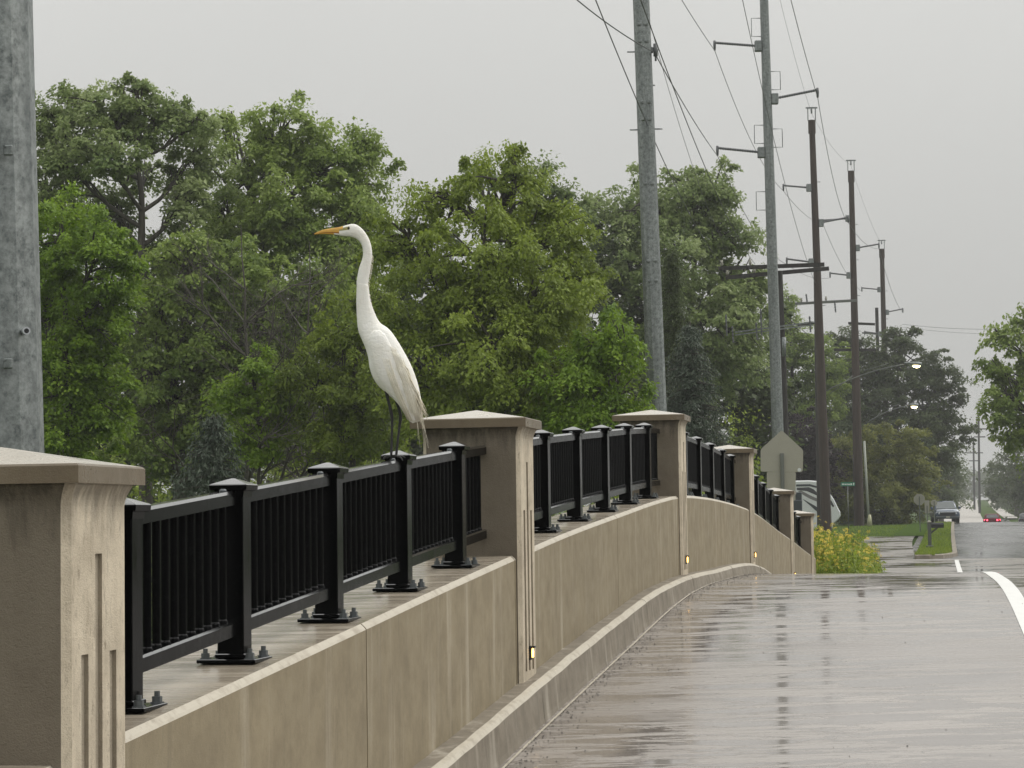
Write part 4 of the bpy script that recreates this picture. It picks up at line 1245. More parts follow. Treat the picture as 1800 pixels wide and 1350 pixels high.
# pickup, coming toward the camera
VY = 188
tp = T(VY, 2.6); tp = Vector((ray(1661, 915).x * VY, VY, prof(VY) - .01))
tk = empty('pickup_truck', tp, 'dark pickup truck with a silver bonnet coming up the far road', 'vehicle', None, -.10)
loft(tk, 'body', [(-2.75, .9, .55, .95, .9), (-2.65, .98, .42, 1.06, .92), (-1.2, 1.0, .42, 1.14, .93), (2.7, 1.0, .45, 1.12, .95), (2.8, .97, .5, 1.08, .95)], M['truck'])
loft(tk, 'bonnet', [(-2.62, .86, 1.0, 1.10, .9), (-2.2, .9, 1.0, 1.17, .88), (-1.05, .92, 1.0, 1.22, .88)], M['truck_hood'])
cabn = loft(tk, 'cab', [(-1.15, .9, 1.1, 1.16, .95), (-.35, .86, 1.1, 1.84, .78), (.9, .86, 1.1, 1.86, .78), (1.15, .88, 1.1, 1.7, .8)], M['truck'])
quad(tk, 'windscreen', [(-.80, -1.12, 1.22), (.80, -1.12, 1.22), (.66, -.42, 1.78), (-.66, -.42, 1.78)], M['glass_grey'], (0, -.03, .02))
gr_ = quad(tk, 'grille', [(-.62, -2.77, .62), (.62, -2.77, .62), (.62, -2.74, .96), (-.62, -2.74, .96)], M['mail_black'])
quad(tk, 'grille_bar', [(-.9, -2.79, .92), (.9, -2.79, .92), (.9, -2.78, .99), (-.9, -2.78, .99)], M['chrome'])
for s_ in (-1, 1):
    quad(tk, 'headlight', [(s_*.64, -2.76, .78), (s_*.95, -2.70, .78), (s_*.95, -2.68, .96), (s_*.64, -2.74, .96)], M['head_lamp'])
    mb = MB(); mb.box((s_*1.12, -.95, 1.28), (.2, .12, .22), bev=.03); mb.build('mirror', M['truck'], tk)
mb = MB(); mb.box((0, -2.82, .50), (1.9, .2, .22), bev=.04); bu = mb.build('bumper', M['stripe_dark'], tk)
quad(tk, 'number_plate', [(-.16, -2.93, .48), (.16, -2.93, .48), (.16, -2.93, .60), (-.16, -2.93, .60)], M['signback'])
wheels(tk, .86, (-1.75, 1.75), .40, .27)
def sedan(label, px, Y, mat, rz, lit=True, name='car'):
    loc = Vector((ray(px, 915).x * Y, Y, prof(Y) - .01))
    c = empty(name, loc, label, 'vehicle', None, rz)
    loft(c, 'body', [(-2.25, .78, .4, .82, .9), (-2.1, .88, .25, .92, .9), (-.9, .92, .22, .95, .92), (1.2, .92, .22, .92, .9), (2.1, .86, .28, .78, .85), (2.25, .7, .4, .65, .8)], mat)
    loft(c, 'cabin', [(-1.7, .74, .88, .93, .9), (-.9, .76, .88, 1.36, .75), (.3, .78, .88, 1.42, .76), (1.2, .8, .85, .92, .9)], mat)
    quad(c, 'rear_window', [(-.62, -1.62, .98), (.62, -1.62, .98), (.52, -1.0, 1.32), (-.52, -1.0, 1.32)], M['glass'], (0, -.03, .02))
    for s_ in (-1, 1):
        quad(c, 'tail_light', [(s_*.45, -2.27, .70), (s_*.82, -2.19, .70), (s_*.82, -2.17, .84), (s_*.45, -2.25, .84)], M['tail_lamp'] if lit else M['red'])
    mb = MB(); mb.box((0, -2.24, .42), (1.6, .14, .2), bev=.04); mb.build('bumper', mat, c)
    wheels(c, .8, (-1.35, 1.4), .32, .2)
sedan('small red car with its tail lights lit, going away over the far rise', 1744, 238, M['red'], -.2)
sedan('dark car cut by the right edge on the far rise', 1806, 236, M['stripe_dark'], -.2, False)

# ------------------------------------------------------------------ trees
def leaves(rng, cen, crad, nleaf, size, droop=.3, flat=.55, tint0=None, out=None, aspect=.5):
    """leaf rhombs around cluster centres: returns V, Q, tint"""
    n = len(cen)
    idx = np.repeat(np.arange(n), nleaf)
    N = len(idx)
    off = rng.normal(0, 1, (N, 3))
    off /= np.maximum(np.linalg.norm(off, axis=1, keepdims=True), 1e-6)
    off *= (rng.random((N, 1)) ** .45)
    r = crad[idx][:, None]
    sv = np.stack([rng.uniform(.55, 1.5, n), rng.uniform(.55, 1.5, n), rng.uniform(.45, 1.6, n)], 1)[idx]     # no two clumps alike
    p = off * r * np.array([1, 1, flat]) * sv
    hx = np.hypot(p[:, 0], p[:, 1])
    p[:, 2] -= droop * hx * hx / np.maximum(crad[idx], .05)
    pos = cen[idx] + p
    L = size * rng.uniform(.5, 1.5, N)[:, None]
    ax = off * np.array([1, 1, .4]) + rng.normal(0, .45, (N, 3)) + np.array([0, 0, -droop])
    ax /= np.linalg.norm(ax, axis=1, keepdims=True)
    nrm = np.array([0, 0, 1.0]) + rng.normal(0, .55, (N, 3)) + (0 if out is None else out[idx] * .7) + off * .35
    b = np.cross(nrm, ax); b /= np.maximum(np.linalg.norm(b, axis=1, keepdims=True), 1e-6)
    w_ = L * aspect * .5
    V = np.empty((N, 4, 3))
    V[:, 0] = pos - ax * L * .5; V[:, 1] = pos + b * w_ - ax * L * .06; V[:, 2] = pos + ax * L * .5; V[:, 3] = pos - b * w_ - ax * L * .06
    t0 = (np.full(n, .5) if tint0 is None else tint0)[idx]
    tt = np.clip(t0 + rng.normal(0, .13, N), 0, 1)
    Q = np.arange(N * 4).reshape(N, 4)
    return V.reshape(-1, 3), Q, np.repeat(tt, 4)
class Tubes:
    def __init__(s): s.V = []; s.Q = []; s.n = 0
    def add(s, pts, r, k=6):
        pts = np.asarray(pts, float); r = np.asarray(r, float); n = len(pts)
        d = np.gradient(pts, axis=0); d /= np.maximum(np.linalg.norm(d, axis=1, keepdims=True), 1e-9)
        ref = np.array([.31, .95, .1]); a = np.cross(d, ref); a /= np.maximum(np.linalg.norm(a, axis=1, keepdims=True), 1e-9); b = np.cross(d, a)
        th = np.arange(k) * 2 * np.pi / k
        ring = pts[:, None] + r[:, None, None] * (a[:, None] * np.cos(th)[None, :, None] + b[:, None] * np.sin(th)[None, :, None])
        s.V.append(ring.reshape(-1, 3))
        i = np.arange(n - 1)[:, None] * k; j = np.arange(k)[None]
        q = np.stack([i + j, i + (j + 1) % k, i + k + (j + 1) % k, i + k + j], -1).reshape(-1, 4) + s.n
        s.Q.append(q); s.n += n * k
    def build(s, name, mat, parent, org_):
        if not s.V: return None
        me = fast_mesh(name, np.concatenate(s.V) - np.array(org_), np.concatenate(s.Q))
        me.polygons.foreach_set('use_smooth', [True] * len(me.polygons))
        return link(name, me, mat, parent)
def bez(a, b, c, n):
    u = np.linspace(0, 1, n)[:, None]; a, b, c = map(np.asarray, (a, b, c))
    return a * (1-u)**2 + 2*b*u*(1-u) + c*u*u
def wiggle(rng, pts, amp):
    n = len(pts); w_ = rng.normal(0, amp, (n, 3)); w_[0] = 0; w_[-1] *= .3
    return pts + np.cumsum(w_, axis=0) * .5
def tree(name, label, Y, base_px, lobes, dens=1.0, leaf=.13, nleaf=90, crad=.62, mat='leaf_maple', bark='bark', seed=1, trunk_r=.3, droop=.3, flat=.55, group='trees beside the bridge',
         fork=.3, tint=.5, fill=.35, forks=None, cat='tree', aspect=.5, limbs=1.0):
    """lobes: (px, py, rx_px, ry_px, dY) ellipsoids of foliage in the photograph's pixels at distance Y"""
    rng = np.random.default_rng(seed)
    nleaf = int(nleaf * 1.9); leaf *= 1.08; aspect *= 1.25
    g = ground(base_px, Y)
    root = empty(name, g, label, cat, group)
    base = np.array(g)
    lb = []
    for px, py, rx, ry, dY in lobes:
        c = np.array(P(px, py, Y + dY)); a = rx * Y / F; b = ry * Y / F
        lb.append((c, np.array([a, a * .85, b])))
    tw = Tubes(); tb = Tubes()
    ztop = np.mean([c[2] for c, _ in lb]); fz = base[2] + (ztop - base[2]) * fork
    fk = np.array([base[0] + rng.normal(0, .15), base[1], fz])
    if forks: fk = np.array(P(*forks, Y))
    hi = max(range(len(lb)), key=lambda i: lb[i][0][2] + lb[i][1][2] * .3)
    tip = lb[hi][0] + np.array([0, 0, lb[hi][1][2] * .5])
    lead = wiggle(rng, bez(fk, np.array([fk[0] * .6 + tip[0] * .4, fk[1], (fk[2] + tip[2]) / 2]), tip, 14), .10)
    tw.add(wiggle(rng, bez(base - [0, 0, .3], (base + fk)/2, fk, 7), .03), np.linspace(trunk_r * 1.2, trunk_r * .85, 7), 9)
    lead[0] = fk
    tw.add(lead, np.linspace(trunk_r * .85, .03, 14), 8)
    cen = []; rad_ = []; tin = []; outs = []
    for li, (c, r) in enumerate(lb):
        # a limb leaves the leader lower than the foliage it carries
        hd = math.hypot(c[0] - lead[:, 0].mean(), c[1] - lead[:, 1].mean())
        zs = c[2] - .75 * hd - r[2] * .3
        k0 = int(np.clip(np.searchsorted(lead[:, 2], zs), 0, 10)); st = lead[k0]
        mid = (st + c)/2 + np.array([(c[0] - st[0]) * .22, 0, -.06 * np.linalg.norm(c - st)]) + rng.normal(0, .15, 3)
        L = wiggle(rng, bez(st, mid, c + np.array([0, 0, r[2] * .5]), 10), .09 * np.linalg.norm(c - st) / 6)
        L[0] = st
        tb.add(L, np.linspace(trunk_r * .55 * (1 - .05 * k0), .02, 10) * limbs, 7)
        area = (r[0] * r[2] + r[0] * r[1] + r[1] * r[2]) / 3 * 4 * math.pi
        nc = max(6, int(area * dens / (crad * crad) * .55))
        d = rng.normal(0, 1, (nc, 3)); d /= np.linalg.norm(d, axis=1, keepdims=True)
        rr = np.where(rng.random(nc) < fill, rng.random(nc) ** .5 * .8, rng.uniform(.72, 1.08, nc))
        # low frequency unevenness of the outline
        ph = rng.uniform(0, 6.28, 6)
        lump = 1 + .13 * np.sin(d[:, 0]*5 + ph[0]) * np.sin(d[:, 2]*5 + ph[1]) + .10 * np.sin(d[:, 0]*11 + d[:, 1]*9 + ph[2]) + .07 * np.sin(d[:, 2]*17 + ph[3])
        cc = c + d * r * (rr * lump)[:, None]
        spr = (rng.random(nc) < .13) & (d[:, 2] > -.2)              # loose sprays standing out of the outline
        cc[spr] = c + d[spr] * r * rng.uniform(1.04, 1.26, spr.sum())[:, None]
        cen.append(cc); rad_.append(crad * np.where(spr, rng.uniform(.4, .7, nc), rng.uniform(.55, 1.35, nc))); outs.append(d)
        lobe_t = tint + rng.normal(0, .05)
        tin.append(np.clip(lobe_t + rng.normal(0, .13, nc) + .07 * d[:, 2], .05, .95))
        for q in rng.choice(nc, min(nc, 16), replace=False):
            k = rng.integers(3, 9); s0 = L[k]; e = cc[q]
            tb.add(wiggle(rng, bez(s0, (s0+e)/2 + [0, 0, .15*np.linalg.norm(e-s0)], e, 6), .05), np.linspace(.06 * trunk_r / .3, .008, 6) * limbs, 5)
    cen = np.concatenate(cen); rad_ = np.concatenate(rad_); tin = np.concatenate(tin); outs = np.concatenate(outs)
    V, Q, tt = leaves(rng, cen, rad_, nleaf, leaf, droop, flat, tin, outs, aspect)
    trk = tw.build('trunk', M[bark], root, base)
    tb.build('limbs', M[bark], trk, base)
    me = fast_mesh('crown', V - base, Q, tt)
    link('crown', me, M[mat], root)
    return root
def spruce(name, label, Y, px, top_py, base_py, half_px, seed, mat='leaf_spruce', dens=1.0, leaf=.13, group='conifers', nleaf=46):
    rng = np.random.default_rng(seed)
    g = ground(px, Y); base = np.array(g); root = empty(name, g, label, 'tree', group)
    top = np.array(P(px, top_py, Y)); R = half_px * Y / F
    zb = P(px, base_py, Y).z
    tw = Tubes(); tw.add(np.linspace(base - [0, 0, .3], top, 8), np.linspace(.22, .02, 8), 7)
    tb = Tubes(); cen = []; tin = []; rad_ = []
    z = zb
    while z < top[2] - .1:
        u = (z - zb) / (top[2] - zb); rr = R * (1 - u) ** .85
        nb = int((7 + 10 * (1 - u)) * dens)
        for k in range(nb):
            a = rng.uniform(0, 6.28); L = rr * rng.uniform(.75, 1.12) + .1
            c0 = np.array([base[0] + (top[0]-base[0])*u, base[1], z + rng.normal(0, .1)])
            e = c0 + np.array([math.cos(a)*L, math.sin(a)*L, -.22 * L + .1])
            br = bez(c0, (c0+e)/2 + [0, 0, .08*L], e, 5); tb.add(br, np.linspace(.035, .006, 5), 4)
            nn = max(2, int(L / .28))
            for q in range(nn):
                v = (q + .6) / nn; cen.append(c0 + (e - c0) * v + rng.normal(0, .05, 3)); rad_.append(.26 + .16 * rng.random()); tin.append(.42 + .25 * v + rng.normal(0, .09))
        z += max(.22, .05 * rr + .2)
    V, Q, tt = leaves(rng, np.array(cen), np.array(rad_), nleaf, leaf, .7, .4, np.clip(tin, 0, 1), None, .22)
    trk = tw.build('trunk', M['bark'], root, base); tb.build('limbs', M['bark'], trk, base)
    link('crown', fast_mesh('crown', V - base, Q, tt), M[mat], root)
def bare_tree(name, label, Y, px, top_py, seed, spread=1.0, trunk_r=.16, lean=0.0):
    rng = np.random.default_rng(seed)
    g = ground(px, Y); base = np.array(g); root = empty(name, g, label, 'tree', 'bare trees')
    top = np.array(P(px + lean, top_py, Y)); H = top[2] - base[2]
    tw = Tubes(); tb = Tubes()
    tr = wiggle(rng, np.linspace(base - [0, 0, .2], top, 14), .06); tw.add(tr, np.linspace(trunk_r, .012, 14), 8)
    def grow(p, d, L, r, lev):
        n = 5; pts = [p]
        for i in range(n):
            d = d + rng.normal(0, .13, 3) + [0, 0, .05]; d /= np.linalg.norm(d); pts.append(pts[-1] + d * L / n)
        pts = np.array(pts); tb.add(pts, np.linspace(r, r * .35, n + 1), 4 if lev else 5)
        if lev >= 3: return
        for k in range((6, 5, 4)[lev]):
            i = rng.integers(1, n + 1); dd = d + rng.normal(0, .55, 3); dd /= np.linalg.norm(dd)
            grow(pts[i], dd, L * rng.uniform(.35, .6), r * .45, lev + 1)
    for k in range(15):
        u = rng.uniform(.22, .92); p = tr[int(u * 13)]; a = rng.uniform(0, 6.28)
        d = np.array([math.cos(a), math.sin(a) * .7, rng.uniform(.35, 1.1)]); d /= np.linalg.norm(d)
        grow(p, d, H * .33 * spread * (1.15 - u * .7), trunk_r * (1.05 - u) * .55 + .012, 0)
    trk = tw.build('trunk', M['bark_dead'], root, base)
    tb.build('branches', M['bark_dead'], root, base)

# left group
tree('maple_tree', 'tall open maple at the left with sky showing between its upper limbs', 84, 262, [(170, 205, 100, 62, 0), (290, 215, 80, 55, 1), (110, 290, 62, 72, -1), (195, 275, 55, 50, -2), (345, 290, 55, 70, 2), (135, 385, 75, 55, 2),
     (200, 370, 40, 70, 2), (330, 370, 42, 60, 0), (350, 215, 30, 32, 0), (80, 210, 40, 45, 0), (235, 160, 34, 30, 0), (60, 330, 50, 60, 0), (255, 300, 30, 36, 3), (310, 440, 50, 55, 1), (245, 470, 60, 50, 2)], dens=1.0, leaf=.14, nleaf=78, crad=.56, mat='leaf_silver', seed=11, trunk_r=.24, droop=.4, forks=(250, 560), fill=.3, tint=.5)
tree('ash_tree', 'bright green leafy tree beside the left steel pole', 64, 118, [(110, 430, 85, 85, 0), (170, 455, 70, 75, -1), (70, 540, 60, 110, 1), (160, 570, 62, 90, 0), (205, 520, 38, 60, 0), (95, 680, 70, 80, 0), (170, 690, 60, 80, 0), (130, 770, 90, 60, 0)], dens=1.15, leaf=.105, nleaf=105, crad=.5, mat='leaf_bright', seed=12,
     trunk_r=.2, droop=.45, fill=.35, tint=.42)
tree('maple_tree', 'tall rounded maple left of the egret, peaking above its bill', 88, 520, [(500, 240, 72, 68, 0), (580, 285, 75, 70, 0), (430, 300, 58, 75, 2), (645, 250, 34, 30, 1), (640, 330, 58, 72, 1), (520, 370, 92, 82, -2), (610, 420, 82, 90, -2), (440, 420, 66, 75, -1), (400, 230, 24, 40, 3), (380, 380, 45, 60, 1)],
     dens=1.2, leaf=.14, nleaf=88, crad=.6, mat='leaf_maple', seed=13, trunk_r=.3, droop=.5, fill=.35, tint=.5)
tree('maple_tree', 'shaded tree below and behind the bare tree at the left', 80, 330, [(330, 470, 70, 80, 0), (400, 500, 85, 90, 1), (270, 560, 80, 80, 0), (480, 560, 95, 100, 0), (360, 610, 100, 90, 0), (260, 690, 100, 80, 0), (420, 720, 120, 80, 0), (560, 540, 70, 80, 0), (330, 780, 130, 60, 0), (500, 680, 90, 80, 0)],
     dens=1.1, leaf=.14, nleaf=68, crad=.6, mat='leaf_maple', seed=14, trunk_r=.26, tint=.36, forks=(300, 640), droop=.5)
tree('maple_tree', 'slim yellow-green sapling in front of the bare tree trunk', 66, 455, [(450, 650, 40, 38, 0), (480, 700, 40, 45, 0), (410, 690, 36, 40, 0), (450, 760, 60, 50, 0)], dens=1.0, leaf=.11, nleaf=80, crad=.45, mat='leaf_bright', seed=22, trunk_r=.08, droop=.5, tint=.55)
bare_tree('bare_tree', 'bare grey twiggy tree left of the egret, with no leaves', 68, 436, 395, 3, .95, .12, -10)
bare_tree('bare_tree', 'smaller bare grey tree between the leafless one and the egret', 70, 545, 430, 8, .8, .09, -5)
# centre
tree('locust_tree', 'broad feathery locust tree behind the egret and second pillar', 62, 880, [(885, 335, 80, 75, 0), (770, 360, 62, 66, 0), (700, 430, 66, 66, 0), (980, 420, 75, 70, 0), (850, 440, 100, 80, -2), (760, 520, 95, 80, -2), (950, 540, 105, 90, -2), (860, 620, 120, 90, -3),
     (1010, 480, 50, 60, 0), (740, 640, 80, 80, -2), (960, 680, 100, 70, -2), (900, 290, 30, 34, 0), (850, 730, 130, 60, -2)], dens=1.05, leaf=.105, nleaf=95, crad=.50, mat='leaf_locust', seed=15, trunk_r=.3, droop=.65, flat=.5, fill=.28, aspect=.42)
tree('locust_tree', 'low bright green locust just left of the steel pole behind the third pillar', 58, 1060, [(1060, 600, 62, 62, 0), (1020, 670, 80, 66, 0), (1085, 680, 46, 62, 0), (1050, 745, 90, 45, 0), (1095, 590, 30, 40, -1)], dens=1.1, leaf=.105, nleaf=95, crad=.48, mat='leaf_bright', seed=16, trunk_r=.16, droop=.6,
     tint=.42, fill=.28, aspect=.42)
tree('locust_tree', 'dusky green tree low behind the egret body', 66, 600, [(590, 600, 66, 75, 0), (650, 560, 52, 70, 0), (560, 690, 85, 70, 0), (650, 690, 80, 80, -1), (600, 770, 100, 50, 0)], dens=1.0, leaf=.11, nleaf=85, crad=.52, mat='leaf_locust', seed=17, trunk_r=.18, droop=.6, tint=.33, aspect=.42)
tree('pine_tree', 'dark blue-green treetop showing behind the locust peak', 104, 965, [(965, 320, 42, 48, 0), (1000, 370, 40, 60, 0), (930, 400, 45, 80, 0), (950, 520, 80, 100, 0), (840, 310, 40, 30, 2)], dens=.9, leaf=.15, nleaf=70, crad=.6, mat='leaf_silver', seed=18, trunk_r=.3, tint=.3)
tree('silver_maple', 'huge silvery maple behind the steel poles right of centre', 122, 1190, [(1215, 345, 78, 68, 0), (1130, 375, 66, 70, 0), (1270, 410, 62, 75, 0), (1080, 430, 52, 85, 1), (1170, 470, 90, 80, -2), (1290, 510, 55, 90, 0), (1100, 540, 80, 90, 0), (1235, 570, 90, 90, -2), (1180, 650, 100, 80, 0),
     (1290, 640, 50, 60, 0), (1045, 360, 22, 36, 2), (1300, 580, 45, 70, 0), (1320, 480, 30, 60, 0), (1250, 330, 50, 50, 0)], dens=1.1, leaf=.19, nleaf=70, crad=.8, mat='leaf_silver', seed=19, trunk_r=.45, droop=.4, fill=.3, tint=.5)
spruce('spruce_tree', 'dark blue spruce between the two grey steel poles', 82, 1213, 565, 800, 88, 31)
spruce('spruce_tree', 'tall thin brownish spruce right beside the pole at the third pillar', 90, 1182, 440, 780, 52, 32, 'leaf_dark')
spruce('spruce_tree', 'small blue spruce low between the left pillar and the railing', 60, 372, 735, 850, 60, 33)
# right of centre
tree('purple_tree', 'dark purple-leaved tree behind the pentagon sign', 182, 1375, [(1330, 760, 48, 70, 0), (1400, 800, 66, 80, 0), (1350, 850, 62, 60, 0), (1440, 830, 34, 70, 0)], dens=1.1, leaf=.17, nleaf=80, crad=.7, mat='leaf_purple', seed=41, trunk_r=.2, tint=.45)
tree('maple_tree', 'green tree between the sign-side grey pole and nearest brown pole', 190, 1400, [(1390, 590, 46, 66, 0), (1440, 640, 52, 66, 0), (1370, 680, 50, 70, 0), (1430, 720, 60, 60, 0), (1385, 535, 22, 28, 0)], dens=1.0, leaf=.18, nleaf=75, crad=.75, mat='leaf_maple', seed=42, trunk_r=.3, tint=.42)
tree('oak_tree', 'large dark tree over the far road, left of the gap', 222, 1575, [(1590, 640, 62, 58, 0), (1525, 640, 50, 46, 0), (1655, 690, 48, 62, 0), (1580, 720, 82, 66, 0), (1490, 680, 50, 66, 0), (1660, 760, 46, 50, 0), (1600, 790, 90, 50, 0), (1500, 760, 60, 70, 0), (1480, 600, 26, 30, 0), (1585, 590, 28, 22, 0)],
     dens=.95, leaf=.25, nleaf=70, crad=1.0, mat='leaf_dark', seed=43, trunk_r=.4, tint=.5, fill=.25)
tree('olive_bush', 'rounded olive-green tree beside the far path', 193, 1550, [(1560, 800, 66, 56, 0), (1490, 815, 50, 62, 0), (1615, 840, 40, 55, 0), (1540, 870, 82, 50, -1), (1480, 880, 50, 45, 0), (1600, 890, 40, 32, -1)], dens=1.1, leaf=.2, nleaf=85, crad=.85, mat='leaf_olive', seed=44, trunk_r=.15, tint=.5)
tree('maple_tree', 'drooping green tree at the right edge above the road', 128, 1925, [(1800, 640, 62, 80, 0), (1765, 700, 48, 52, -1), (1810, 560, 30, 30, 0), (1830, 740, 80, 66, 0), (1778, 760, 40, 40, 0), (1890, 640, 90, 110, 0), (1740, 640, 26, 16, -1), (1745, 585, 22, 18, 0)], dens=.62, leaf=.19, nleaf=60, crad=.62,
     mat='leaf_maple', seed=45, trunk_r=.35, droop=.7, fill=.3, tint=.4, forks=(1920, 760))
far = [(1655, 830, 36, 50, 330), (1664, 850, 22, 40, 420), (1788, 825, 44, 66, 400), (1782, 858, 26, 40, 520), (1830, 800, 60, 90, 330), (1722, 838, 32, 30, 1000), (1762, 838, 24, 40, 820), (1682, 846, 16, 34, 720), (1640, 860, 30, 40, 290)]
for i, (px, py, rx, ry, Y) in enumerate(far):
    lab = ['hazy grey-green tree behind the pickup', 'hazy tree left of the far hill road', 'hazy tree right of the far hill road', 'misty smaller tree beside the red car', 'hazy tall tree at the right edge behind the drooping one',
           'faint tree at the top of the far hill', 'faint tree right of the hilltop', 'faint tree left of the hilltop', 'dark tree close behind the pickup cab'][i]
    s = Y / 300
    tree('far_tree', lab, Y, px, [(px, py, rx, ry, 0), (px - rx*.5, py + ry*.5, rx*.7, ry*.6, 0), (px + rx*.5, py + ry*.45, rx*.7, ry*.6, 0)], dens=.8, leaf=.38 * s, nleaf=50, crad=1.5 * s, mat='leaf_dark', seed=60 + i, trunk_r=.4, group='hazy trees along the far road', tint=.55)
# backdrop trees that close the gaps low down
back = [(60, 560, 120, 150, 118), (220, 640, 120, 130, 112), (420, 560, 130, 150, 116), (640, 560, 120, 150, 114), (800, 560, 120, 140, 116), (1010, 560, 110, 150, 122), (1310, 640, 70, 110, 132), (1460, 760, 80, 90, 235)]
bl_ = ['dark backing tree behind the left steel pole', 'dark backing tree behind the left maple trunk', 'dark backing tree behind the bare tree', 'dark backing tree behind the egret neck', 'dark backing tree behind the left half of the locust',
       'dark backing tree behind the right half of the locust', 'dark backing tree right of the blue spruce', 'dark backing tree behind the brown poles']
for i, (px, py, rx, ry, Y) in enumerate(back):
    tree('backing_tree', bl_[i], Y, px, [(px, py, rx, ry, 0), (px - rx*.4, py + ry*.7, rx*.8, ry*.8, 0), (px + rx*.4, py + ry*.7, rx*.8, ry*.8, 0), (px - rx*.5, py + ry*1.5, rx*.7, ry*.6, 0), (px + rx*.5, py + ry*1.5, rx*.7, ry*.6, 0)], dens=.85, leaf=.33, nleaf=40, crad=1.0, mat='leaf_dark', seed=80 + i, trunk_r=.35, group='dark trees closing the wood behind', tint=.5)
# undergrowth along the foot of the wood: one mass
rng = np.random.default_rng(99)
cen = []; tin = []; rad_ = []
for i in range(2400):
    px = rng.uniform(-60, 1330); Y = rng.uniform(62, 112); g = ground(px, Y)
    hgt = rng.random() ** 1.0 * (3.9 + 1.5 * math.sin(px * .013) + (Y - 62) * .05)
    if i % 3 == 0:
        Y = rng.uniform(104, 130); g = ground(px, Y); hgt = rng.random() * 7.5
    cen.append((g.x, g.y, g.z + hgt)); rad_.append(rng.uniform(.4, .8) * (1.5 if i % 3 == 0 else 1)); tin.append(np.clip(.45 + .25 * math.sin(px * .02 + Y) + rng.normal(0, .15), .05, .95))
V, Q, tt = leaves(rng, np.array(cen), np.array(rad_), 34, .19, .5, .6, np.array(tin))
o = link('undergrowth', fast_mesh('undergrowth', V, Q, tt), M['leaf_locust']); tag(o, 'mixed green undergrowth along the foot of the wood', 'undergrowth', kind='stuff')
# coarse grass on the low bank beyond the parapet and on the verge
def blades(name, label, spots, h, mat):
    V = []; Q = []
    for (x, y, z) in spots:
        a = rng.uniform(0, 6.28); hh = h * rng.uniform(.5, 1.3); w_ = hh * .09; lx, ly = rng.normal(0, hh * .35, 2); k = len(V)
        V += [(x - w_*math.cos(a), y - w_*math.sin(a), z), (x + w_*math.cos(a), y + w_*math.sin(a), z), (x + lx, y + ly, z + hh)]
        Q.append((k, k+1, k+2))
    tt = np.repeat(np.clip(rng.normal(.5, .22, len(spots)), 0, 1), 3)
    o = link(name, fast_mesh(name, V, Q, tt), mat); tag(o, label, 'grass', kind='stuff')
sp = []
for i in range(9000):
    Y = 86.6 + 100 * rng.random() ** 2.2; t = rng.uniform(1.58, 2.95)
    if Y < 89 and t > 2.3: continue
    p = T(Y, t); sp.append((p.x, p.y, prof(Y) + .12))
for i in range(7000):
    Y = rng.uniform(88, 180); t = rng.uniform(-8, -.1); p = T(Y, t); sp.append((p.x, p.y, gz(t, Y) + .05))
blades('verge_grass', 'short bright grass on the verge and lawn past the bridge', sp, .11, M['leaf_locust'])
sp = []
for i in range(16000):
    px = rng.uniform(-40, 1250); Y = rng.uniform(14, 62); g = ground(px, Y, 1000)
    if t_of(g.x, Y) > -1.2: continue
    sp.append((g.x, g.y, g.z))
blades('bank_grass', 'rough green grass on the low bank beyond the parapet', sp, .35, M['leaf_bright'])
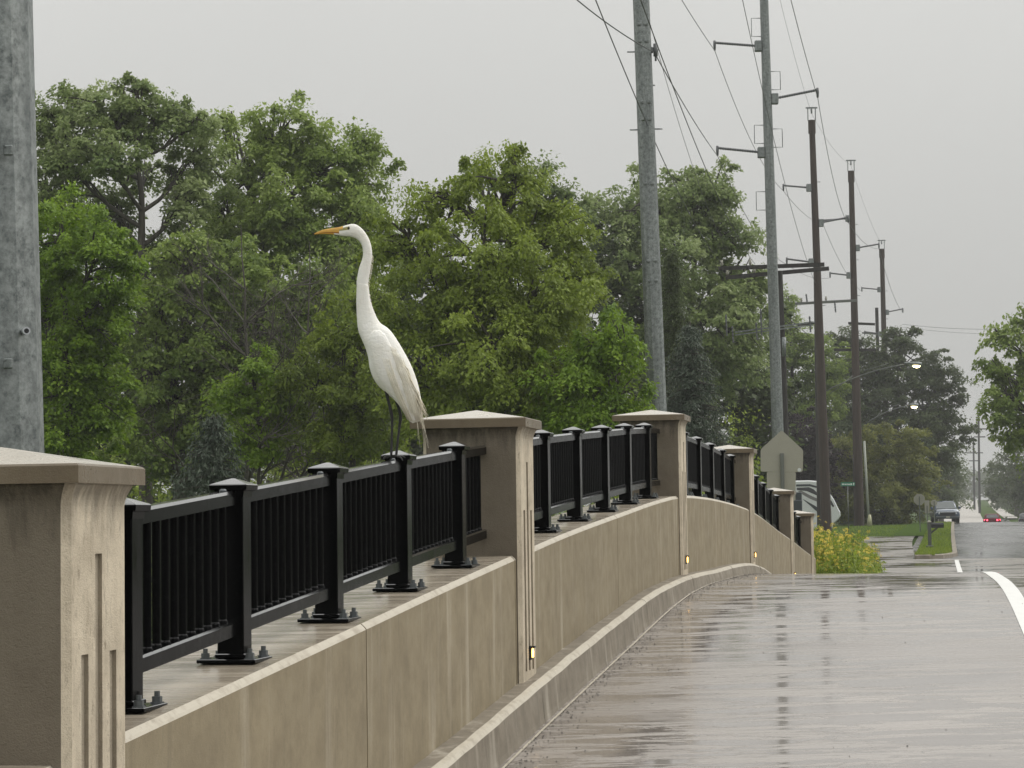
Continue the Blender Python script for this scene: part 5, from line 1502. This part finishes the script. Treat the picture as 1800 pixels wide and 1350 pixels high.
# yellow flowers past the end of the wall
cen = []; rad_ = []; tin = []; V2 = []; Q2 = []; st = Tubes()
def fl_h(Y, t): return 1.08 + .32 * sstep(58, 45, Y) - .22 * sstep(.3, 1.15, t) + .12 * math.sin(Y * 2.1 + t * 3) + .08 * math.sin(t * 9)
for i in range(2600):
    Y = rng.uniform(43.2, 60); t = rng.uniform(-2.2, 1.0); p = T(Y, t); z0 = prof(Y) - .08; H = fl_h(Y, t) * rng.uniform(.75, 1.08)
    for q in range(2):
        cen.append((p.x + rng.normal(0, .06), p.y + rng.normal(0, .06), z0 + H * rng.uniform(.15, .95))); rad_.append(rng.uniform(.10, .2)); tin.append(np.clip(rng.normal(.55, .2), 0, 1))
    if i % 3 == 0: st.add(np.array([(p.x, p.y, z0), (p.x + rng.normal(0, .05), p.y + rng.normal(0, .05), z0 + H)]), [.006, .003], 3)
    if rng.random() < (.85 if t < .7 else .4):
        for f in range(rng.integers(1, 5)):
            c = np.array((p.x + rng.normal(0, .12), p.y + rng.normal(0, .12), z0 + H * rng.uniform(.62, 1.06))); R = rng.uniform(.026, .046)
            nrm = np.array((rng.normal(0, .5), -.5 + rng.normal(0, .5), 1.0)); nrm /= np.linalg.norm(nrm)
            a = np.cross(nrm, (1, 0, 0)); a /= np.linalg.norm(a); b = np.cross(nrm, a)
            for k in range(6):
                th = k * 1.047 + rng.uniform(0, .3); d = a*math.cos(th) + b*math.sin(th); e = a*math.cos(th+.42) + b*math.sin(th+.42); q = len(V2)
                V2 += [tuple(c), tuple(c + d*R*.9), tuple(c + (d+e)*R*.62 - nrm*R*.2), tuple(c + e*R*.9)]; Q2.append((q, q+1, q+2, q+3))
V, Q, tt = leaves(rng, np.array(cen), np.array(rad_), 10, .10, .5, .8, np.array(tin), None, .35)
g = T(50, -.4); g.z = gz(-.4, 50)
fr = empty('flower_bed', g, 'thick bed of yellow flowers and green stems past the end of the wall', 'flowers'); fr['kind'] = 'stuff'
link('foliage', fast_mesh('foliage', V - np.array(g), Q, tt), M['leaf_locust'], fr)
link('blooms', fast_mesh('blooms', np.array(V2) - np.array(g), Q2), M['petal'], fr)
st.build('stems', M['leaf_bright'], fr, np.array(g))

# ------------------------------------------------------------------ rain haze
hm = bpy.data.materials.new('rain haze'); hm.use_nodes = True
hn = hm.node_tree; hn.nodes.remove(hn.nodes['Principled BSDF'])
pv = hn.nodes.new('ShaderNodeVolumePrincipled')
pv.inputs['Color'].default_value = (.93, .94, .94, 1); pv.inputs['Density'].default_value = .00042; pv.inputs['Anisotropy'].default_value = .25
hn.links.new(pv.outputs[0], hn.nodes['Material Output'].inputs['Volume'])
mb = MB(); mb.box((300, 1270, 38), (2800, 2900, 94)); o = mb.build('haze', hm); tag(o, 'thin grey rain haze filling the air', 'haze', kind='stuff')
